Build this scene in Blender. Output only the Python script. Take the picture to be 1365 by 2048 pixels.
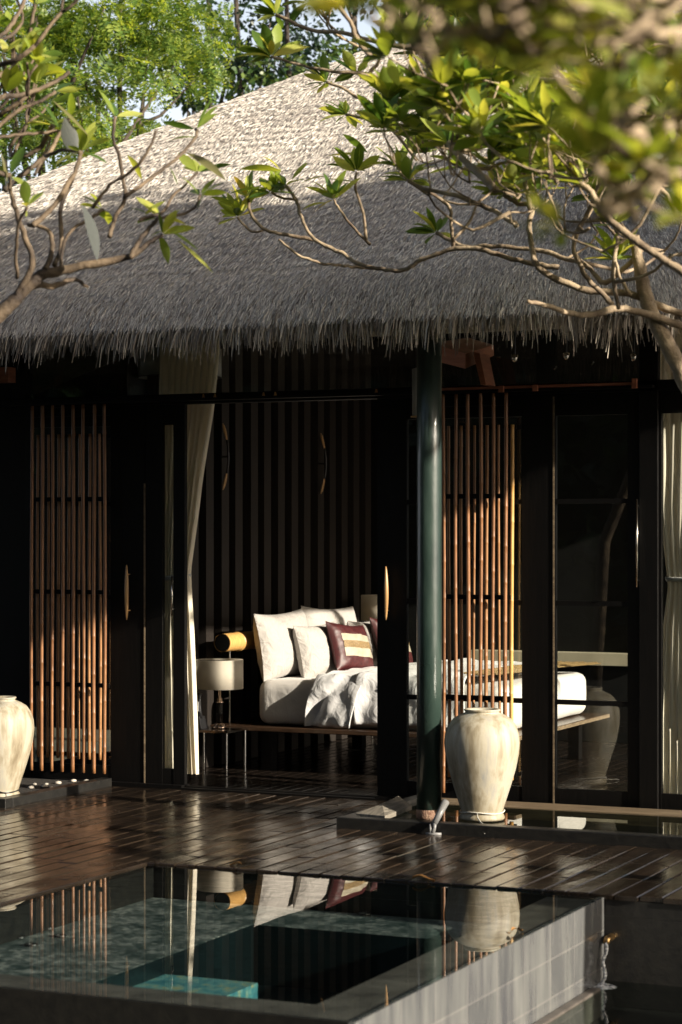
import bpy, math, random
import numpy as np
from mathutils import Vector, Matrix, noise
random.seed(7); RNG = np.random.default_rng(11)
PI = math.pi; R = math.radians
sc = bpy.context.scene
for o in list(bpy.data.objects): bpy.data.objects.remove(o)

# ------------------------------------------------------------------ camera
FPX, CX, HY, YAW = 4370.0, 682.5, 1068.0, R(24.2)
VD = (-math.sin(YAW), math.cos(YAW)); RD = (math.cos(YAW), math.sin(YAW))
CAM = Vector((6.3205, -15.1395, 2.0))
cd = bpy.data.cameras.new('camera'); cam = bpy.data.objects.new('camera', cd)
sc.collection.objects.link(cam); sc.camera = cam
cam.location = CAM; cam.rotation_euler = (PI/2, 0, YAW)
cd.sensor_fit = 'VERTICAL'; cd.sensor_height = 36; cd.sensor_width = 24
cd.lens = FPX/2048*36; cd.shift_y = 44/2048
cd.clip_start = .1; cd.clip_end = 500
cd.dof.use_dof = True; cd.dof.focus_distance = 16.6; cd.dof.aperture_fstop = 2.8

# ------------------------------------------------------------------ sky, sun, exposure
SUN_EL = R(19.5); SUN_DIR = Vector((1, -.17, 0)).normalized()      # towards the sun, horizontally
w = bpy.data.worlds.new('World'); sc.world = w; w.use_nodes = True
nt = w.node_tree; bg = nt.nodes['Background']
sky = nt.nodes.new('ShaderNodeTexSky'); sky.sky_type = 'NISHITA'; sky.sun_disc = False
sky.sun_elevation = SUN_EL; sky.sun_rotation = math.atan2(SUN_DIR.x, SUN_DIR.y)
sky.air_density = 1.0; sky.dust_density = 5.0
hz = nt.nodes.new('ShaderNodeMix'); hz.data_type = 'RGBA'; hz.inputs['B'].default_value = (15, 16, 17.5, 1)      # bright haze low in the sky
wg = nt.nodes.new('ShaderNodeTexCoord'); wsx = nt.nodes.new('ShaderNodeSeparateXYZ'); wmr = nt.nodes.new('ShaderNodeMapRange')
wmr.inputs['From Min'].default_value = .12; wmr.inputs['From Max'].default_value = .42; wmr.inputs['To Min'].default_value = .55; wmr.inputs['To Max'].default_value = 0
nt.links.new(wg.outputs['Generated'], wsx.inputs[0]); nt.links.new(wsx.outputs[2], wmr.inputs[0]); nt.links.new(wmr.outputs[0], hz.inputs['Factor']); nt.links.new(sky.outputs[0], hz.inputs['A'])
nt.links.new(hz.outputs['Result'], bg.inputs[0]); bg.inputs[1].default_value = .06
sd = bpy.data.lights.new('sun', 'SUN'); sun = bpy.data.objects.new('sun', sd); sc.collection.objects.link(sun)
sd.energy = 5.0; sd.angle = R(.6); sd.color = (1, .90, .75)
L = Vector((SUN_DIR.x*math.cos(SUN_EL), SUN_DIR.y*math.cos(SUN_EL), math.sin(SUN_EL)))
sun.rotation_euler = L.to_track_quat('Z', 'Y').to_euler(); sun.location = L*40
sc.view_settings.view_transform = 'Standard'; sc.view_settings.look = 'None'
sc.view_settings.exposure = 1.1; sc.view_settings.gamma = 1
sc.cycles.max_bounces = 10; sc.cycles.transparent_max_bounces = 24
sc.cycles.glossy_bounces = 5; sc.cycles.diffuse_bounces = 3
sc.cycles.caustics_reflective = False; sc.cycles.caustics_refractive = False
sc.cycles.sample_clamp_indirect = 4
try: sc.cycles.use_denoising = True
except Exception: pass

# ------------------------------------------------------------------ helpers
def ray(px, py):
    u = (px-CX)/FPX; q = -(py-HY)/FPX
    return Vector((VD[0]+u*RD[0], VD[1]+u*RD[1], q))
def at(px, py, d): return CAM + ray(px, py)*d
def tag(o, label=None, cat=None, group=None, kind=None):
    if label: o['label'] = label
    if cat: o['category'] = cat
    if group: o['group'] = group
    if kind: o['kind'] = kind
    return o
def empty(name, loc, label, cat, group=None, rz=0):
    o = bpy.data.objects.new(name, None); sc.collection.objects.link(o)
    o.location = loc; o.rotation_euler.z = rz; o.empty_display_size = .1
    return tag(o, label, cat, group)
class MB:
    def __init__(s): s.v = []; s.f = []
    def add(s, vs, fs):
        b = len(s.v); s.v += [tuple(p) for p in vs]; s.f += [tuple(b+i for i in f) for f in fs]; return s
    def box(s, x0, x1, y0, y1, z0, z1):
        vs = [(x, y, z) for z in (z0, z1) for y in (y0, y1) for x in (x0, x1)]
        return s.add(vs, [(0,2,3,1),(4,5,7,6),(0,1,5,4),(2,6,7,3),(0,4,6,2),(1,3,7,5)])
    def tube(s, pts, rads, n=8, cap=True, flat=1.0):
        pts = [Vector(p) for p in pts]
        if not hasattr(rads, '__len__'): rads = [rads]*len(pts)
        vs = []; fs = []; pu = None
        for i, p in enumerate(pts):
            d = (pts[min(i+1, len(pts)-1)]-pts[max(i-1, 0)])
            d = d.normalized() if d.length > 1e-9 else Vector((0, 0, 1))
            if pu is None:
                pu = d.cross(Vector((0, 0, 1)) if abs(d.z) < .9 else Vector((0, 1, 0))).normalized()
            u = (pu - d*pu.dot(d)).normalized(); pu = u; q = d.cross(u)
            for k in range(n):
                a = 2*PI*k/n
                vs.append(p + (u*math.cos(a)*flat + q*math.sin(a))*rads[i])
        for i in range(len(pts)-1):
            for k in range(n):
                fs.append((i*n+k, i*n+(k+1) % n, (i+1)*n+(k+1) % n, (i+1)*n+k))
        if cap:
            fs.append(tuple(range(n-1, -1, -1))); fs.append(tuple((len(pts)-1)*n+k for k in range(n)))
        return s.add(vs, fs)
    def lathe(s, prof, n=32, c=(0, 0, 0), wob=0):
        vs = []; fs = []; m = len(prof)
        for i, (r, z) in enumerate(prof):
            for k in range(n):
                a = 2*PI*k/n; rr = r
                if wob: rr *= 1 + wob*noise.noise(Vector((math.cos(a)*1.5, math.sin(a)*1.5, z*4)))
                vs.append((c[0]+rr*math.cos(a), c[1]+rr*math.sin(a), c[2]+z))
        for i in range(m-1):
            for k in range(n):
                fs.append((i*n+k, i*n+(k+1) % n, (i+1)*n+(k+1) % n, (i+1)*n+k))
        return s.add(vs, fs)
    def build(s, name, mat, parent=None, smooth=False, loc=None, bevel=0):
        return mesh_obj(name, s.v, s.f, mat, parent, smooth, loc, bevel)
def mesh_obj(name, v, f, mat, parent=None, smooth=False, loc=None, bevel=0):
    me = bpy.data.meshes.new(name); me.from_pydata(v, [], f); me.validate(); me.update()
    if smooth: me.shade_smooth()
    me.materials.append(mat)
    o = bpy.data.objects.new(name, me); sc.collection.objects.link(o)
    if parent: o.parent = parent
    if loc is not None: o.location = loc
    if bevel:
        b = o.modifiers.new('bevel', 'BEVEL'); b.width = bevel; b.segments = 2; b.limit_method = 'ANGLE'
    return o
def np_obj(name, V, F, mat, parent=None, smooth=False, uv=None):
    """V (n,3) float, F (m,4) int"""
    me = bpy.data.meshes.new(name); nv = len(V); nf, k = F.shape
    me.vertices.add(nv); me.vertices.foreach_set('co', V.astype(np.float32).ravel())
    me.loops.add(nf*k); me.loops.foreach_set('vertex_index', F.astype(np.int32).ravel())
    me.polygons.add(nf); me.polygons.foreach_set('loop_start', np.arange(0, nf*k, k, dtype=np.int32))
    me.polygons.foreach_set('loop_total', np.full(nf, k, dtype=np.int32))
    me.update(calc_edges=True); me.validate()
    if smooth: me.shade_smooth()
    me.materials.append(mat)
    o = bpy.data.objects.new(name, me); sc.collection.objects.link(o)
    if parent: o.parent = parent
    return o
def copy_tree(o, parent=None):
    c = o.copy(); sc.collection.objects.link(c); c.parent = parent
    for ch in [k for k in bpy.data.objects if k.parent == o]: copy_tree(ch, c)
    return c

# ------------------------------------------------------------------ materials
def newmat(name):
    m = bpy.data.materials.new(name); m.use_nodes = True
    t = m.node_tree; return m, t, t.nodes['Principled BSDF']
def N(t, typ, **kw):
    n = t.nodes.new(typ)
    for k, v in kw.items():
        if k in n.inputs: n.inputs[k].default_value = v
        else: setattr(n, k, v)
    return n
def ramp(t, src, stops):
    r = t.nodes.new('ShaderNodeValToRGB'); e = r.color_ramp.elements
    while len(e) < len(stops): e.new(.5)
    for i, (p, c) in enumerate(stops): e[i].position = p; e[i].color = (*c, 1) if len(c) == 3 else c
    t.links.new(src, r.inputs[0]); return r.outputs[0]
def noisy(name, c0, c1, scale=8, rough=.5, stretch=(1, 1, 1), bump=0, bscale=None, metallic=0, spec=.5, detail=5, r2=None, island=0, coat=0, lo=.3, hi=.7):
    m, t, b = newmat(name)
    tc = t.nodes.new('ShaderNodeTexCoord'); mp = t.nodes.new('ShaderNodeMapping'); mp.inputs['Scale'].default_value = stretch
    t.links.new(tc.outputs['Object'], mp.inputs[0])
    n = N(t, 'ShaderNodeTexNoise', Scale=scale, Detail=detail); t.links.new(mp.outputs[0], n.inputs['Vector'])
    src = n.outputs[0]
    if island:
        g = t.nodes.new('ShaderNodeNewGeometry'); mx = N(t, 'ShaderNodeMath', operation='MULTIPLY_ADD')
        sb = N(t, 'ShaderNodeMath', operation='SUBTRACT'); sb.inputs[1].default_value = .5
        t.links.new(g.outputs['Random Per Island'], sb.inputs[0]); t.links.new(sb.outputs[0], mx.inputs[0])
        mx.inputs[1].default_value = island; t.links.new(n.outputs[0], mx.inputs[2]); src = mx.outputs[0]
    t.links.new(ramp(t, src, [(lo, c0), (hi, c1)]), b.inputs['Base Color'])
    b.inputs['Roughness'].default_value = rough; b.inputs['Metallic'].default_value = metallic
    b.inputs['Specular IOR Level'].default_value = spec; b.inputs['Coat Weight'].default_value = coat
    if r2 is not None:
        n2 = N(t, 'ShaderNodeTexNoise', Scale=scale*.6, Detail=6); t.links.new(mp.outputs[0], n2.inputs['Vector'])
        mr = N(t, 'ShaderNodeMapRange'); mr.inputs['From Min'].default_value = .3; mr.inputs['From Max'].default_value = .7
        mr.inputs['To Min'].default_value = rough; mr.inputs['To Max'].default_value = r2
        t.links.new(n2.outputs[0], mr.inputs[0]); t.links.new(mr.outputs[0], b.inputs['Roughness'])
    if bump:
        nb = N(t, 'ShaderNodeTexNoise', Scale=bscale or scale*3, Detail=6); t.links.new(mp.outputs[0], nb.inputs['Vector'])
        bm = N(t, 'ShaderNodeBump', Strength=bump, Distance=.02); t.links.new(nb.outputs[0], bm.inputs['Height'])
        t.links.new(bm.outputs[0], b.inputs['Normal'])
    return m
M = {}
M['black_wood'] = noisy('black_wood', (.0014, .0014, .0014), (.004, .0033, .003), 6, .5, (8, 8, .6), .1, spec=.18)
M['dark_wall'] = noisy('dark_wall', (.002, .002, .002), (.004, .004, .0035), 4, .7, spec=.2)
M['pale_ceiling'] = noisy('pale_ceiling', (.45, .38, .28), (.6, .52, .4), 4, .7)  # unseen ceiling, made pale to bounce light into the room
M['slat'] = noisy('slat', (.0065, .0043, .003), (.014, .0095, .0064), 5, .6, (6, 6, .5), .1, island=.5)
M['rafter'] = noisy('rafter', (.26, .09, .05), (.42, .16, .09), 6, .5, (1, 1, 6), .1)
M['sill'] = noisy('sill', (.09, .065, .04), (.20, .15, .095), 5, .5, (.6, 5, 8), .3)
M['stone_black'] = noisy('stone_black', (.008, .008, .008), (.018, .017, .015), 20, .35, bump=.1)
M['soil'] = noisy('soil', (.01, .008, .006), (.03, .024, .018), 30, .9, bump=.8)
M['ground'] = noisy('ground', (.02, .022, .012), (.05, .05, .028), 2, .95, bump=.5)
M['bark_pale'] = noisy('bark_pale', (.09, .06, .038), (.45, .35, .23), 7, .8, bump=.5, bscale=40)
M['bark_brown'] = noisy('bark_brown', (.03, .02, .014), (.20, .145, .09), 7, .8, bump=.5, bscale=40, lo=.35, hi=.75)
M['bark_dark'] = noisy('bark_dark', (.03, .024, .018), (.08, .06, .045), 6, .9, bump=.5)
M['chrome'] = noisy('chrome', (.6, .56, .5), (.7, .66, .6), 5, .15, metallic=1)
M['dark_metal'] = noisy('dark_metal', (.02, .02, .02), (.03, .03, .03), 5, .3, spec=.5)
M['black_plastic'] = noisy('black_plastic', (.01, .01, .011), (.014, .014, .015), 5, .3)
M['grey_plastic'] = noisy('grey_plastic', (.12, .12, .12), (.2, .2, .2), 9, .4)
M['brass'] = noisy('brass', (.5, .3, .12), (.62, .4, .18), 8, .3, metallic=1)
M['rust'] = noisy('rust', (.10, .035, .02), (.34, .22, .15), 30, .8, bump=.6)
M['lamp_metal'] = noisy('lamp_metal', (.55, .42, .34), (.65, .5, .42), 5, .2, metallic=1)
M['handle_wood'] = noisy('handle_wood', (.32, .18, .07), (.5, .3, .13), 6, .35, (3, 3, .5))
M['pebble'] = noisy('pebble', (.3, .28, .24), (.55, .5, .43), 12, .7)
M['cord'] = noisy('cord', (.45, .43, .38), (.6, .58, .5), 12, .7)
M['cream'] = noisy('cream', (.34, .31, .22), (.45, .41, .30), 3, .7)
M['board'] = noisy('board', (.10, .09, .075), (.30, .27, .22), 8, .6, (6, .6, 1), .3)
M['maroon'] = noisy('maroon', (.030, .005, .006), (.062, .010, .010), 30, .5, bump=.15, bscale=14)
M['cream_silk'] = noisy('cream_silk', (.30, .265, .195), (.40, .36, .28), 18, .4, bump=.1)
M['gold_weave'] = noisy('gold_weave', (.06, .035, .015), (.32, .22, .09), 260, .5, bump=.3, lo=.42, hi=.58)
M['pewter'] = noisy('pewter', (.26, .27, .27), (.34, .34, .33), 5, .45)

def cloth(name, c, wr=.25, trans=0, wscale=7):
    m, t, b = newmat(name)
    b.inputs['Base Color'].default_value = (*c, 1); b.inputs['Roughness'].default_value = .85
    b.inputs['Sheen Weight'].default_value = .15
    tc = t.nodes.new('ShaderNodeTexCoord')
    n = N(t, 'ShaderNodeTexNoise', Scale=wscale, Detail=3, Distortion=1.2); t.links.new(tc.outputs['Object'], n.inputs['Vector'])
    bm = N(t, 'ShaderNodeBump', Strength=wr, Distance=.03); t.links.new(n.outputs[0], bm.inputs['Height'])
    wv = N(t, 'ShaderNodeTexNoise', Scale=220, Detail=2); t.links.new(tc.outputs['Object'], wv.inputs['Vector'])
    b2 = N(t, 'ShaderNodeBump', Strength=.25, Distance=.003); t.links.new(wv.outputs[0], b2.inputs['Height'])
    t.links.new(bm.outputs[0], b2.inputs['Normal']); t.links.new(b2.outputs[0], b.inputs['Normal'])
    if trans:
        tr = N(t, 'ShaderNodeBsdfTranslucent'); tr.inputs[0].default_value = (*c, 1)
        mx = N(t, 'ShaderNodeMixShader'); mx.inputs[0].default_value = trans
        t.links.new(b.outputs[0], mx.inputs[1]); t.links.new(tr.outputs[0], mx.inputs[2])
        t.links.new(mx.outputs[0], t.nodes['Material Output'].inputs[0])
    return m
M['white_linen'] = cloth('white_linen', (.56, .56, .56), .6)
M['mattress'] = cloth('mattress', (.52, .50, .47), .35)
M['pillow'] = cloth('pillow', (.35, .33, .305), .8, wscale=9)
M['curtain'] = cloth('curtain', (.88, .82, .68), .05, .35)
M['lampshade'] = cloth('lampshade', (.60, .55, .45), .03, .35)

def glass(name, tint=(.97, .98, .97), ior=1.45, boost=1.0):
    m, t, b = newmat(name); t.nodes.remove(b)
    tr = N(t, 'ShaderNodeBsdfTransparent'); tr.inputs[0].default_value = (*tint, 1)
    gl = N(t, 'ShaderNodeBsdfGlossy'); gl.inputs['Roughness'].default_value = .0; gl.inputs[0].default_value = (boost, boost, boost, 1)
    fr = N(t, 'ShaderNodeFresnel', IOR=ior); mx = N(t, 'ShaderNodeMixShader')
    ge = N(t, 'ShaderNodeNewGeometry'); mi = N(t, 'ShaderNodeMapRange')      # same index from either side of the sheet
    mi.inputs['To Min'].default_value = ior; mi.inputs['To Max'].default_value = 1/ior
    t.links.new(ge.outputs['Backfacing'], mi.inputs[0]); t.links.new(mi.outputs[0], fr.inputs['IOR'])
    t.links.new(fr.outputs[0], mx.inputs[0]); t.links.new(tr.outputs[0], mx.inputs[1]); t.links.new(gl.outputs[0], mx.inputs[2])
    t.links.new(mx.outputs[0], t.nodes['Material Output'].inputs[0]); return m
M['glass'] = glass('glass', (.95, .97, .955), 1.5)
def water(name, tint, bump=.05, scale=5, ior=1.33, stretch=(1, 1, 1)):
    m = glass(name, tint, ior); t = m.node_tree
    tc = N(t, 'ShaderNodeTexCoord'); mp = N(t, 'ShaderNodeMapping'); mp.inputs['Scale'].default_value = stretch
    n = N(t, 'ShaderNodeTexNoise', Scale=scale, Detail=3, Distortion=.4); t.links.new(tc.outputs['Object'], mp.inputs[0]); t.links.new(mp.outputs[0], n.inputs['Vector'])
    bm = N(t, 'ShaderNodeBump', Strength=bump, Distance=.02); t.links.new(n.outputs[0], bm.inputs['Height'])
    for k in t.nodes:
        if k.bl_idname in ('ShaderNodeBsdfGlossy', 'ShaderNodeFresnel'): t.links.new(bm.outputs[0], k.inputs['Normal'])
    return m
M['pool_water'] = water('pool_water', (.72, .78, .765), .35, 7)
M['basin_water'] = water('basin_water', (.55, .62, .58), .12, 7)
M['channel_water'] = water('channel_water', (.45, .5, .45), .03, 10)
M['splash'] = noisy('splash', (.25, .27, .3), (.9, .92, .95), 60, .08, lo=.45, hi=.6)

# wet deck boards
def deck_mat(name, c0, c1, r0, r1):
    m, t, b = newmat(name)
    tc = N(t, 'ShaderNodeTexCoord'); g = N(t, 'ShaderNodeNewGeometry')
    mp = N(t, 'ShaderNodeMapping'); mp.inputs['Scale'].default_value = (9, .7, 4)
    ad = N(t, 'ShaderNodeVectorMath', operation='ADD'); sc3 = N(t, 'ShaderNodeVectorMath', operation='SCALE'); sc3.inputs['Scale'].default_value = 30
    t.links.new(g.outputs['Random Per Island'], sc3.inputs[0]); t.links.new(tc.outputs['Object'], ad.inputs[0]); t.links.new(sc3.outputs[0], ad.inputs[1])
    t.links.new(ad.outputs[0], mp.inputs[0])
    n = N(t, 'ShaderNodeTexNoise', Scale=3.0, Detail=7, Roughness=.6); t.links.new(mp.outputs[0], n.inputs['Vector'])
    ml = N(t, 'ShaderNodeMath', operation='MULTIPLY_ADD'); ml.inputs[1].default_value = .35
    t.links.new(g.outputs['Random Per Island'], ml.inputs[0]); t.links.new(n.outputs[0], ml.inputs[2])
    t.links.new(ramp(t, ml.outputs[0], [(.4, c0), (.95, c1)]), b.inputs['Base Color'])
    n2 = N(t, 'ShaderNodeTexNoise', Scale=1.6, Detail=8, Roughness=.65); t.links.new(tc.outputs['Object'], n2.inputs['Vector'])
    mr = N(t, 'ShaderNodeMapRange'); mr.inputs['From Min'].default_value = .35; mr.inputs['From Max'].default_value = .68
    mr.inputs['To Min'].default_value = r0; mr.inputs['To Max'].default_value = r1
    t.links.new(n2.outputs[0], mr.inputs[0]); t.links.new(mr.outputs[0], b.inputs['Roughness'])
    bm = N(t, 'ShaderNodeBump', Strength=.35, Distance=.004); t.links.new(n.outputs[0], bm.inputs['Height'])
    n3 = N(t, 'ShaderNodeTexNoise', Scale=7, Detail=4); t.links.new(tc.outputs['Object'], n3.inputs['Vector'])
    b2 = N(t, 'ShaderNodeBump', Strength=.3, Distance=.006); t.links.new(n3.outputs[0], b2.inputs['Height']); t.links.new(bm.outputs[0], b2.inputs['Normal'])
    t.links.new(b2.outputs[0], b.inputs['Normal']); return m
M['deck'] = deck_mat('deck', (.006, .0042, .003), (.030, .021, .0145), .09, .32)
M['floor'] = deck_mat('floor', (.005, .004, .003), (.014, .010, .008), .12, .3)

# tiles: mosaic in the pool, stone on the walls
def tiles(name, cols, size, grout, rough=.35, off=0, bw=1, nscale=3, streak=0):
    m, t, b = newmat(name)
    tc = N(t, 'ShaderNodeTexCoord'); mp = N(t, 'ShaderNodeMapping'); t.links.new(tc.outputs['Object'], mp.inputs[0])
    g = N(t, 'ShaderNodeNewGeometry')
    v = N(t, 'ShaderNodeTexVoronoi', Scale=1/size); v.distance = 'CHEBYCHEV'; v.inputs['Randomness'].default_value = off
    t.links.new(mp.outputs[0], v.inputs['Vector'])
    sp = N(t, 'ShaderNodeSeparateColor'); t.links.new(v.outputs['Color'], sp.inputs[0])
    nn = N(t, 'ShaderNodeTexNoise', Scale=nscale, Detail=5); t.links.new(mp.outputs[0], nn.inputs['Vector'])
    ad = N(t, 'ShaderNodeMath', operation='MULTIPLY_ADD'); ad.inputs[1].default_value = .3
    t.links.new(sp.outputs[0], ad.inputs[0]); t.links.new(nn.outputs[0], ad.inputs[2])
    col = ramp(t, ad.outputs[0], [(.45+.42*i/(len(cols)-1), c) for i, c in enumerate(cols)])
    gr = ramp(t, v.outputs['Distance'], [(.44, (0, 0, 0)), (.48, (1, 1, 1))])
    mx = N(t, 'ShaderNodeMix', data_type='RGBA'); t.links.new(gr, mx.inputs['Factor']); t.links.new(col, mx.inputs['A'])
    mx.inputs['B'].default_value = (*grout, 1); out = mx.outputs['Result']
    t.links.new(out, b.inputs['Base Color']); b.inputs['Roughness'].default_value = rough
    return m
M['mosaic'] = tiles('mosaic', [(.03, .05, .05), (.08, .10, .098), (.15, .17, .165), (.32, .33, .31)], .03, (.05, .07, .06), nscale=6)  # tile variation, plus broad pale patches imitating caustic light on the bench
M['mosaic_deep'] = tiles('mosaic_deep', [(.0015, .005, .006), (.003, .008, .010), (.004, .012, .014)], .03, (.006, .012, .012))  # deep tiles darkened in place of light absorbed by the water
M['mosaic_step_sunlit'] = tiles('mosaic_step_sunlit', [(.04, .17, .21), (.07, .25, .28), (.16, .33, .31), (.33, .34, .18)], .03, (.08, .2, .2), nscale=9)  # step tiles lightened to stand in for a patch of sunlight
M['coping'] = noisy('coping', (.06, .052, .046), (.15, .132, .115), 5, .45, bump=.2)

def wall_tile():
    m, t, b = newmat('pool_wall_tile')
    tc = N(t, 'ShaderNodeTexCoord'); sx = N(t, 'ShaderNodeSeparateXYZ'); cx = N(t, 'ShaderNodeCombineXYZ')
    t.links.new(tc.outputs['Object'], sx.inputs[0]); t.links.new(sx.outputs[1], cx.inputs[0]); t.links.new(sx.outputs[2], cx.inputs[1])
    br = N(t, 'ShaderNodeTexBrick', Scale=1.0); br.offset = 0
    br.inputs['Color1'].default_value = (.105, .11, .112, 1); br.inputs['Color2'].default_value = (.13, .134, .135, 1)
    br.inputs['Mortar'].default_value = (.16, .16, .158, 1); br.inputs['Mortar Size'].default_value = .006
    br.inputs['Brick Width'].default_value = .4; br.inputs['Row Height'].default_value = .2
    t.links.new(cx.outputs[0], br.inputs['Vector'])
    mp = N(t, 'ShaderNodeMapping'); mp.inputs['Scale'].default_value = (1, 2.6, .4); t.links.new(tc.outputs['Object'], mp.inputs[0])
    n = N(t, 'ShaderNodeTexNoise', Scale=3, Detail=6, Roughness=.6); t.links.new(mp.outputs[0], n.inputs['Vector'])
    st = ramp(t, n.outputs[0], [(.3, (.55, .55, .6)), (.7, (1.35, 1.33, 1.27))])
    mx = N(t, 'ShaderNodeMix', data_type='RGBA', blend_type='MULTIPLY'); mx.inputs['Factor'].default_value = 1
    t.links.new(br.outputs[0], mx.inputs['A']); t.links.new(st, mx.inputs['B']); t.links.new(mx.outputs['Result'], b.inputs['Base Color'])
    b.inputs['Roughness'].default_value = .22; b.inputs['Coat Weight'].default_value = .5; b.inputs['Coat Roughness'].default_value = .06
    bm = N(t, 'ShaderNodeBump', Strength=.15, Distance=.01); t.links.new(n.outputs[0], bm.inputs['Height']); t.links.new(bm.outputs[0], b.inputs['Normal'])
    return m
M['wall_tile'] = wall_tile()

def thatch_mat(name, stops):
    m, t, b = newmat(name); g = N(t, 'ShaderNodeNewGeometry')
    tc = N(t, 'ShaderNodeTexCoord'); n = N(t, 'ShaderNodeTexNoise', Scale=1.3, Detail=4); t.links.new(tc.outputs['Object'], n.inputs['Vector'])
    ml = N(t, 'ShaderNodeMath', operation='MULTIPLY_ADD'); ml.inputs[1].default_value = .75
    hf = N(t, 'ShaderNodeMath', operation='MULTIPLY'); hf.inputs[1].default_value = .5
    t.links.new(n.outputs[0], hf.inputs[0]); t.links.new(g.outputs['Random Per Island'], ml.inputs[0]); t.links.new(hf.outputs[0], ml.inputs[2])
    t.links.new(ramp(t, ml.outputs[0], stops), b.inputs['Base Color'])
    b.inputs['Roughness'].default_value = .75; b.inputs['Specular IOR Level'].default_value = .3; return m
M['thatch'] = thatch_mat('thatch', [(.1, (.22, .195, .18)), (.38, (.42, .38, .345)), (.7, (.62, .57, .51)), (1, (.86, .82, .74))])
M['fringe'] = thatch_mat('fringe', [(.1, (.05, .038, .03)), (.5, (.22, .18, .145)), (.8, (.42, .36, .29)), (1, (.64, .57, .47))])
M['thatch_base'] = noisy('thatch_base', (.30, .27, .24), (.5, .46, .41), 30, .9, bump=1, bscale=90)

def leafmat(name, stops, trans=.4, rough=.4, vein=False):
    m, t, b = newmat(name); g = N(t, 'ShaderNodeNewGeometry')
    tc = N(t, 'ShaderNodeTexCoord'); n = N(t, 'ShaderNodeTexNoise', Scale=2.5, Detail=3); t.links.new(tc.outputs['Object'], n.inputs['Vector'])
    ml = N(t, 'ShaderNodeMath', operation='MULTIPLY_ADD'); ml.inputs[1].default_value = .7
    hf = N(t, 'ShaderNodeMath', operation='MULTIPLY'); hf.inputs[1].default_value = .4
    t.links.new(n.outputs[0], hf.inputs[0]); t.links.new(g.outputs['Random Per Island'], ml.inputs[0]); t.links.new(hf.outputs[0], ml.inputs[2])
    col = ramp(t, ml.outputs[0], stops); t.links.new(col, b.inputs['Base Color'])
    b.inputs['Roughness'].default_value = rough
    tr = N(t, 'ShaderNodeBsdfTranslucent'); mc = N(t, 'ShaderNodeMix', data_type='RGBA', blend_type='MULTIPLY'); mc.inputs['Factor'].default_value = 1
    t.links.new(col, mc.inputs['A']); mc.inputs['B'].default_value = (2.2, 1.9, .8, 1); t.links.new(mc.outputs['Result'], tr.inputs[0])
    mx = N(t, 'ShaderNodeMixShader'); mx.inputs[0].default_value = trans
    t.links.new(b.outputs[0], mx.inputs[1]); t.links.new(tr.outputs[0], mx.inputs[2]); t.links.new(mx.outputs[0], t.nodes['Material Output'].inputs[0])
    return m
M['leaf_frangipani'] = leafmat('leaf_frangipani', [(.1, (.025, .07, .02)), (.35, (.10, .17, .03)), (.6, (.25, .32, .06)), (.9, (.46, .49, .13)), (1, (.45, .30, .06))], .45, .35)
M['leaf_near'] = leafmat('leaf_near', [(.1, (.05, .10, .02)), (.5, (.19, .25, .05)), (1, (.46, .45, .13))], .5, .45)
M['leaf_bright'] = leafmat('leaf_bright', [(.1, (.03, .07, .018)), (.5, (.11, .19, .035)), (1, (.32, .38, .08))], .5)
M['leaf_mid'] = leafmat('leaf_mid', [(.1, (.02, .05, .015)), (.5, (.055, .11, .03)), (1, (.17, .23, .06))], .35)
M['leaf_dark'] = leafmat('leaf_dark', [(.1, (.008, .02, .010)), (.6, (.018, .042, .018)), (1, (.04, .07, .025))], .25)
M['leaf_withered'] = leafmat('leaf_withered', [(.1, (.09, .10, .105)), (1, (.17, .185, .18))], .5, .4)
M['leaf_fallen'] = noisy('leaf_fallen', (.35, .16, .04), (.55, .3, .1), 20, .6)

def bamboo_mat(name, c0, c1):
    m = noisy(name, c0, c1, 5, .38, (12, 12, .8), .05)
    return m
M['bamboo'] = bamboo_mat('bamboo', (.16, .068, .027), (.30, .14, .058))
M['bamboo_shade_lift'] = bamboo_mat('bamboo_shade_lift', (.20, .092, .034), (.36, .18, .07))  # inner poles coloured lighter so they still read in the shade
M['bamboo_gold'] = bamboo_mat('bamboo_gold', (.44, .24, .07), (.6, .36, .12))
M['green_paint'] = noisy('green_paint', (.008, .019, .016), (.034, .056, .046), 7, .24, (1, 1, .35), .12, r2=.45, coat=.3)

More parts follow.
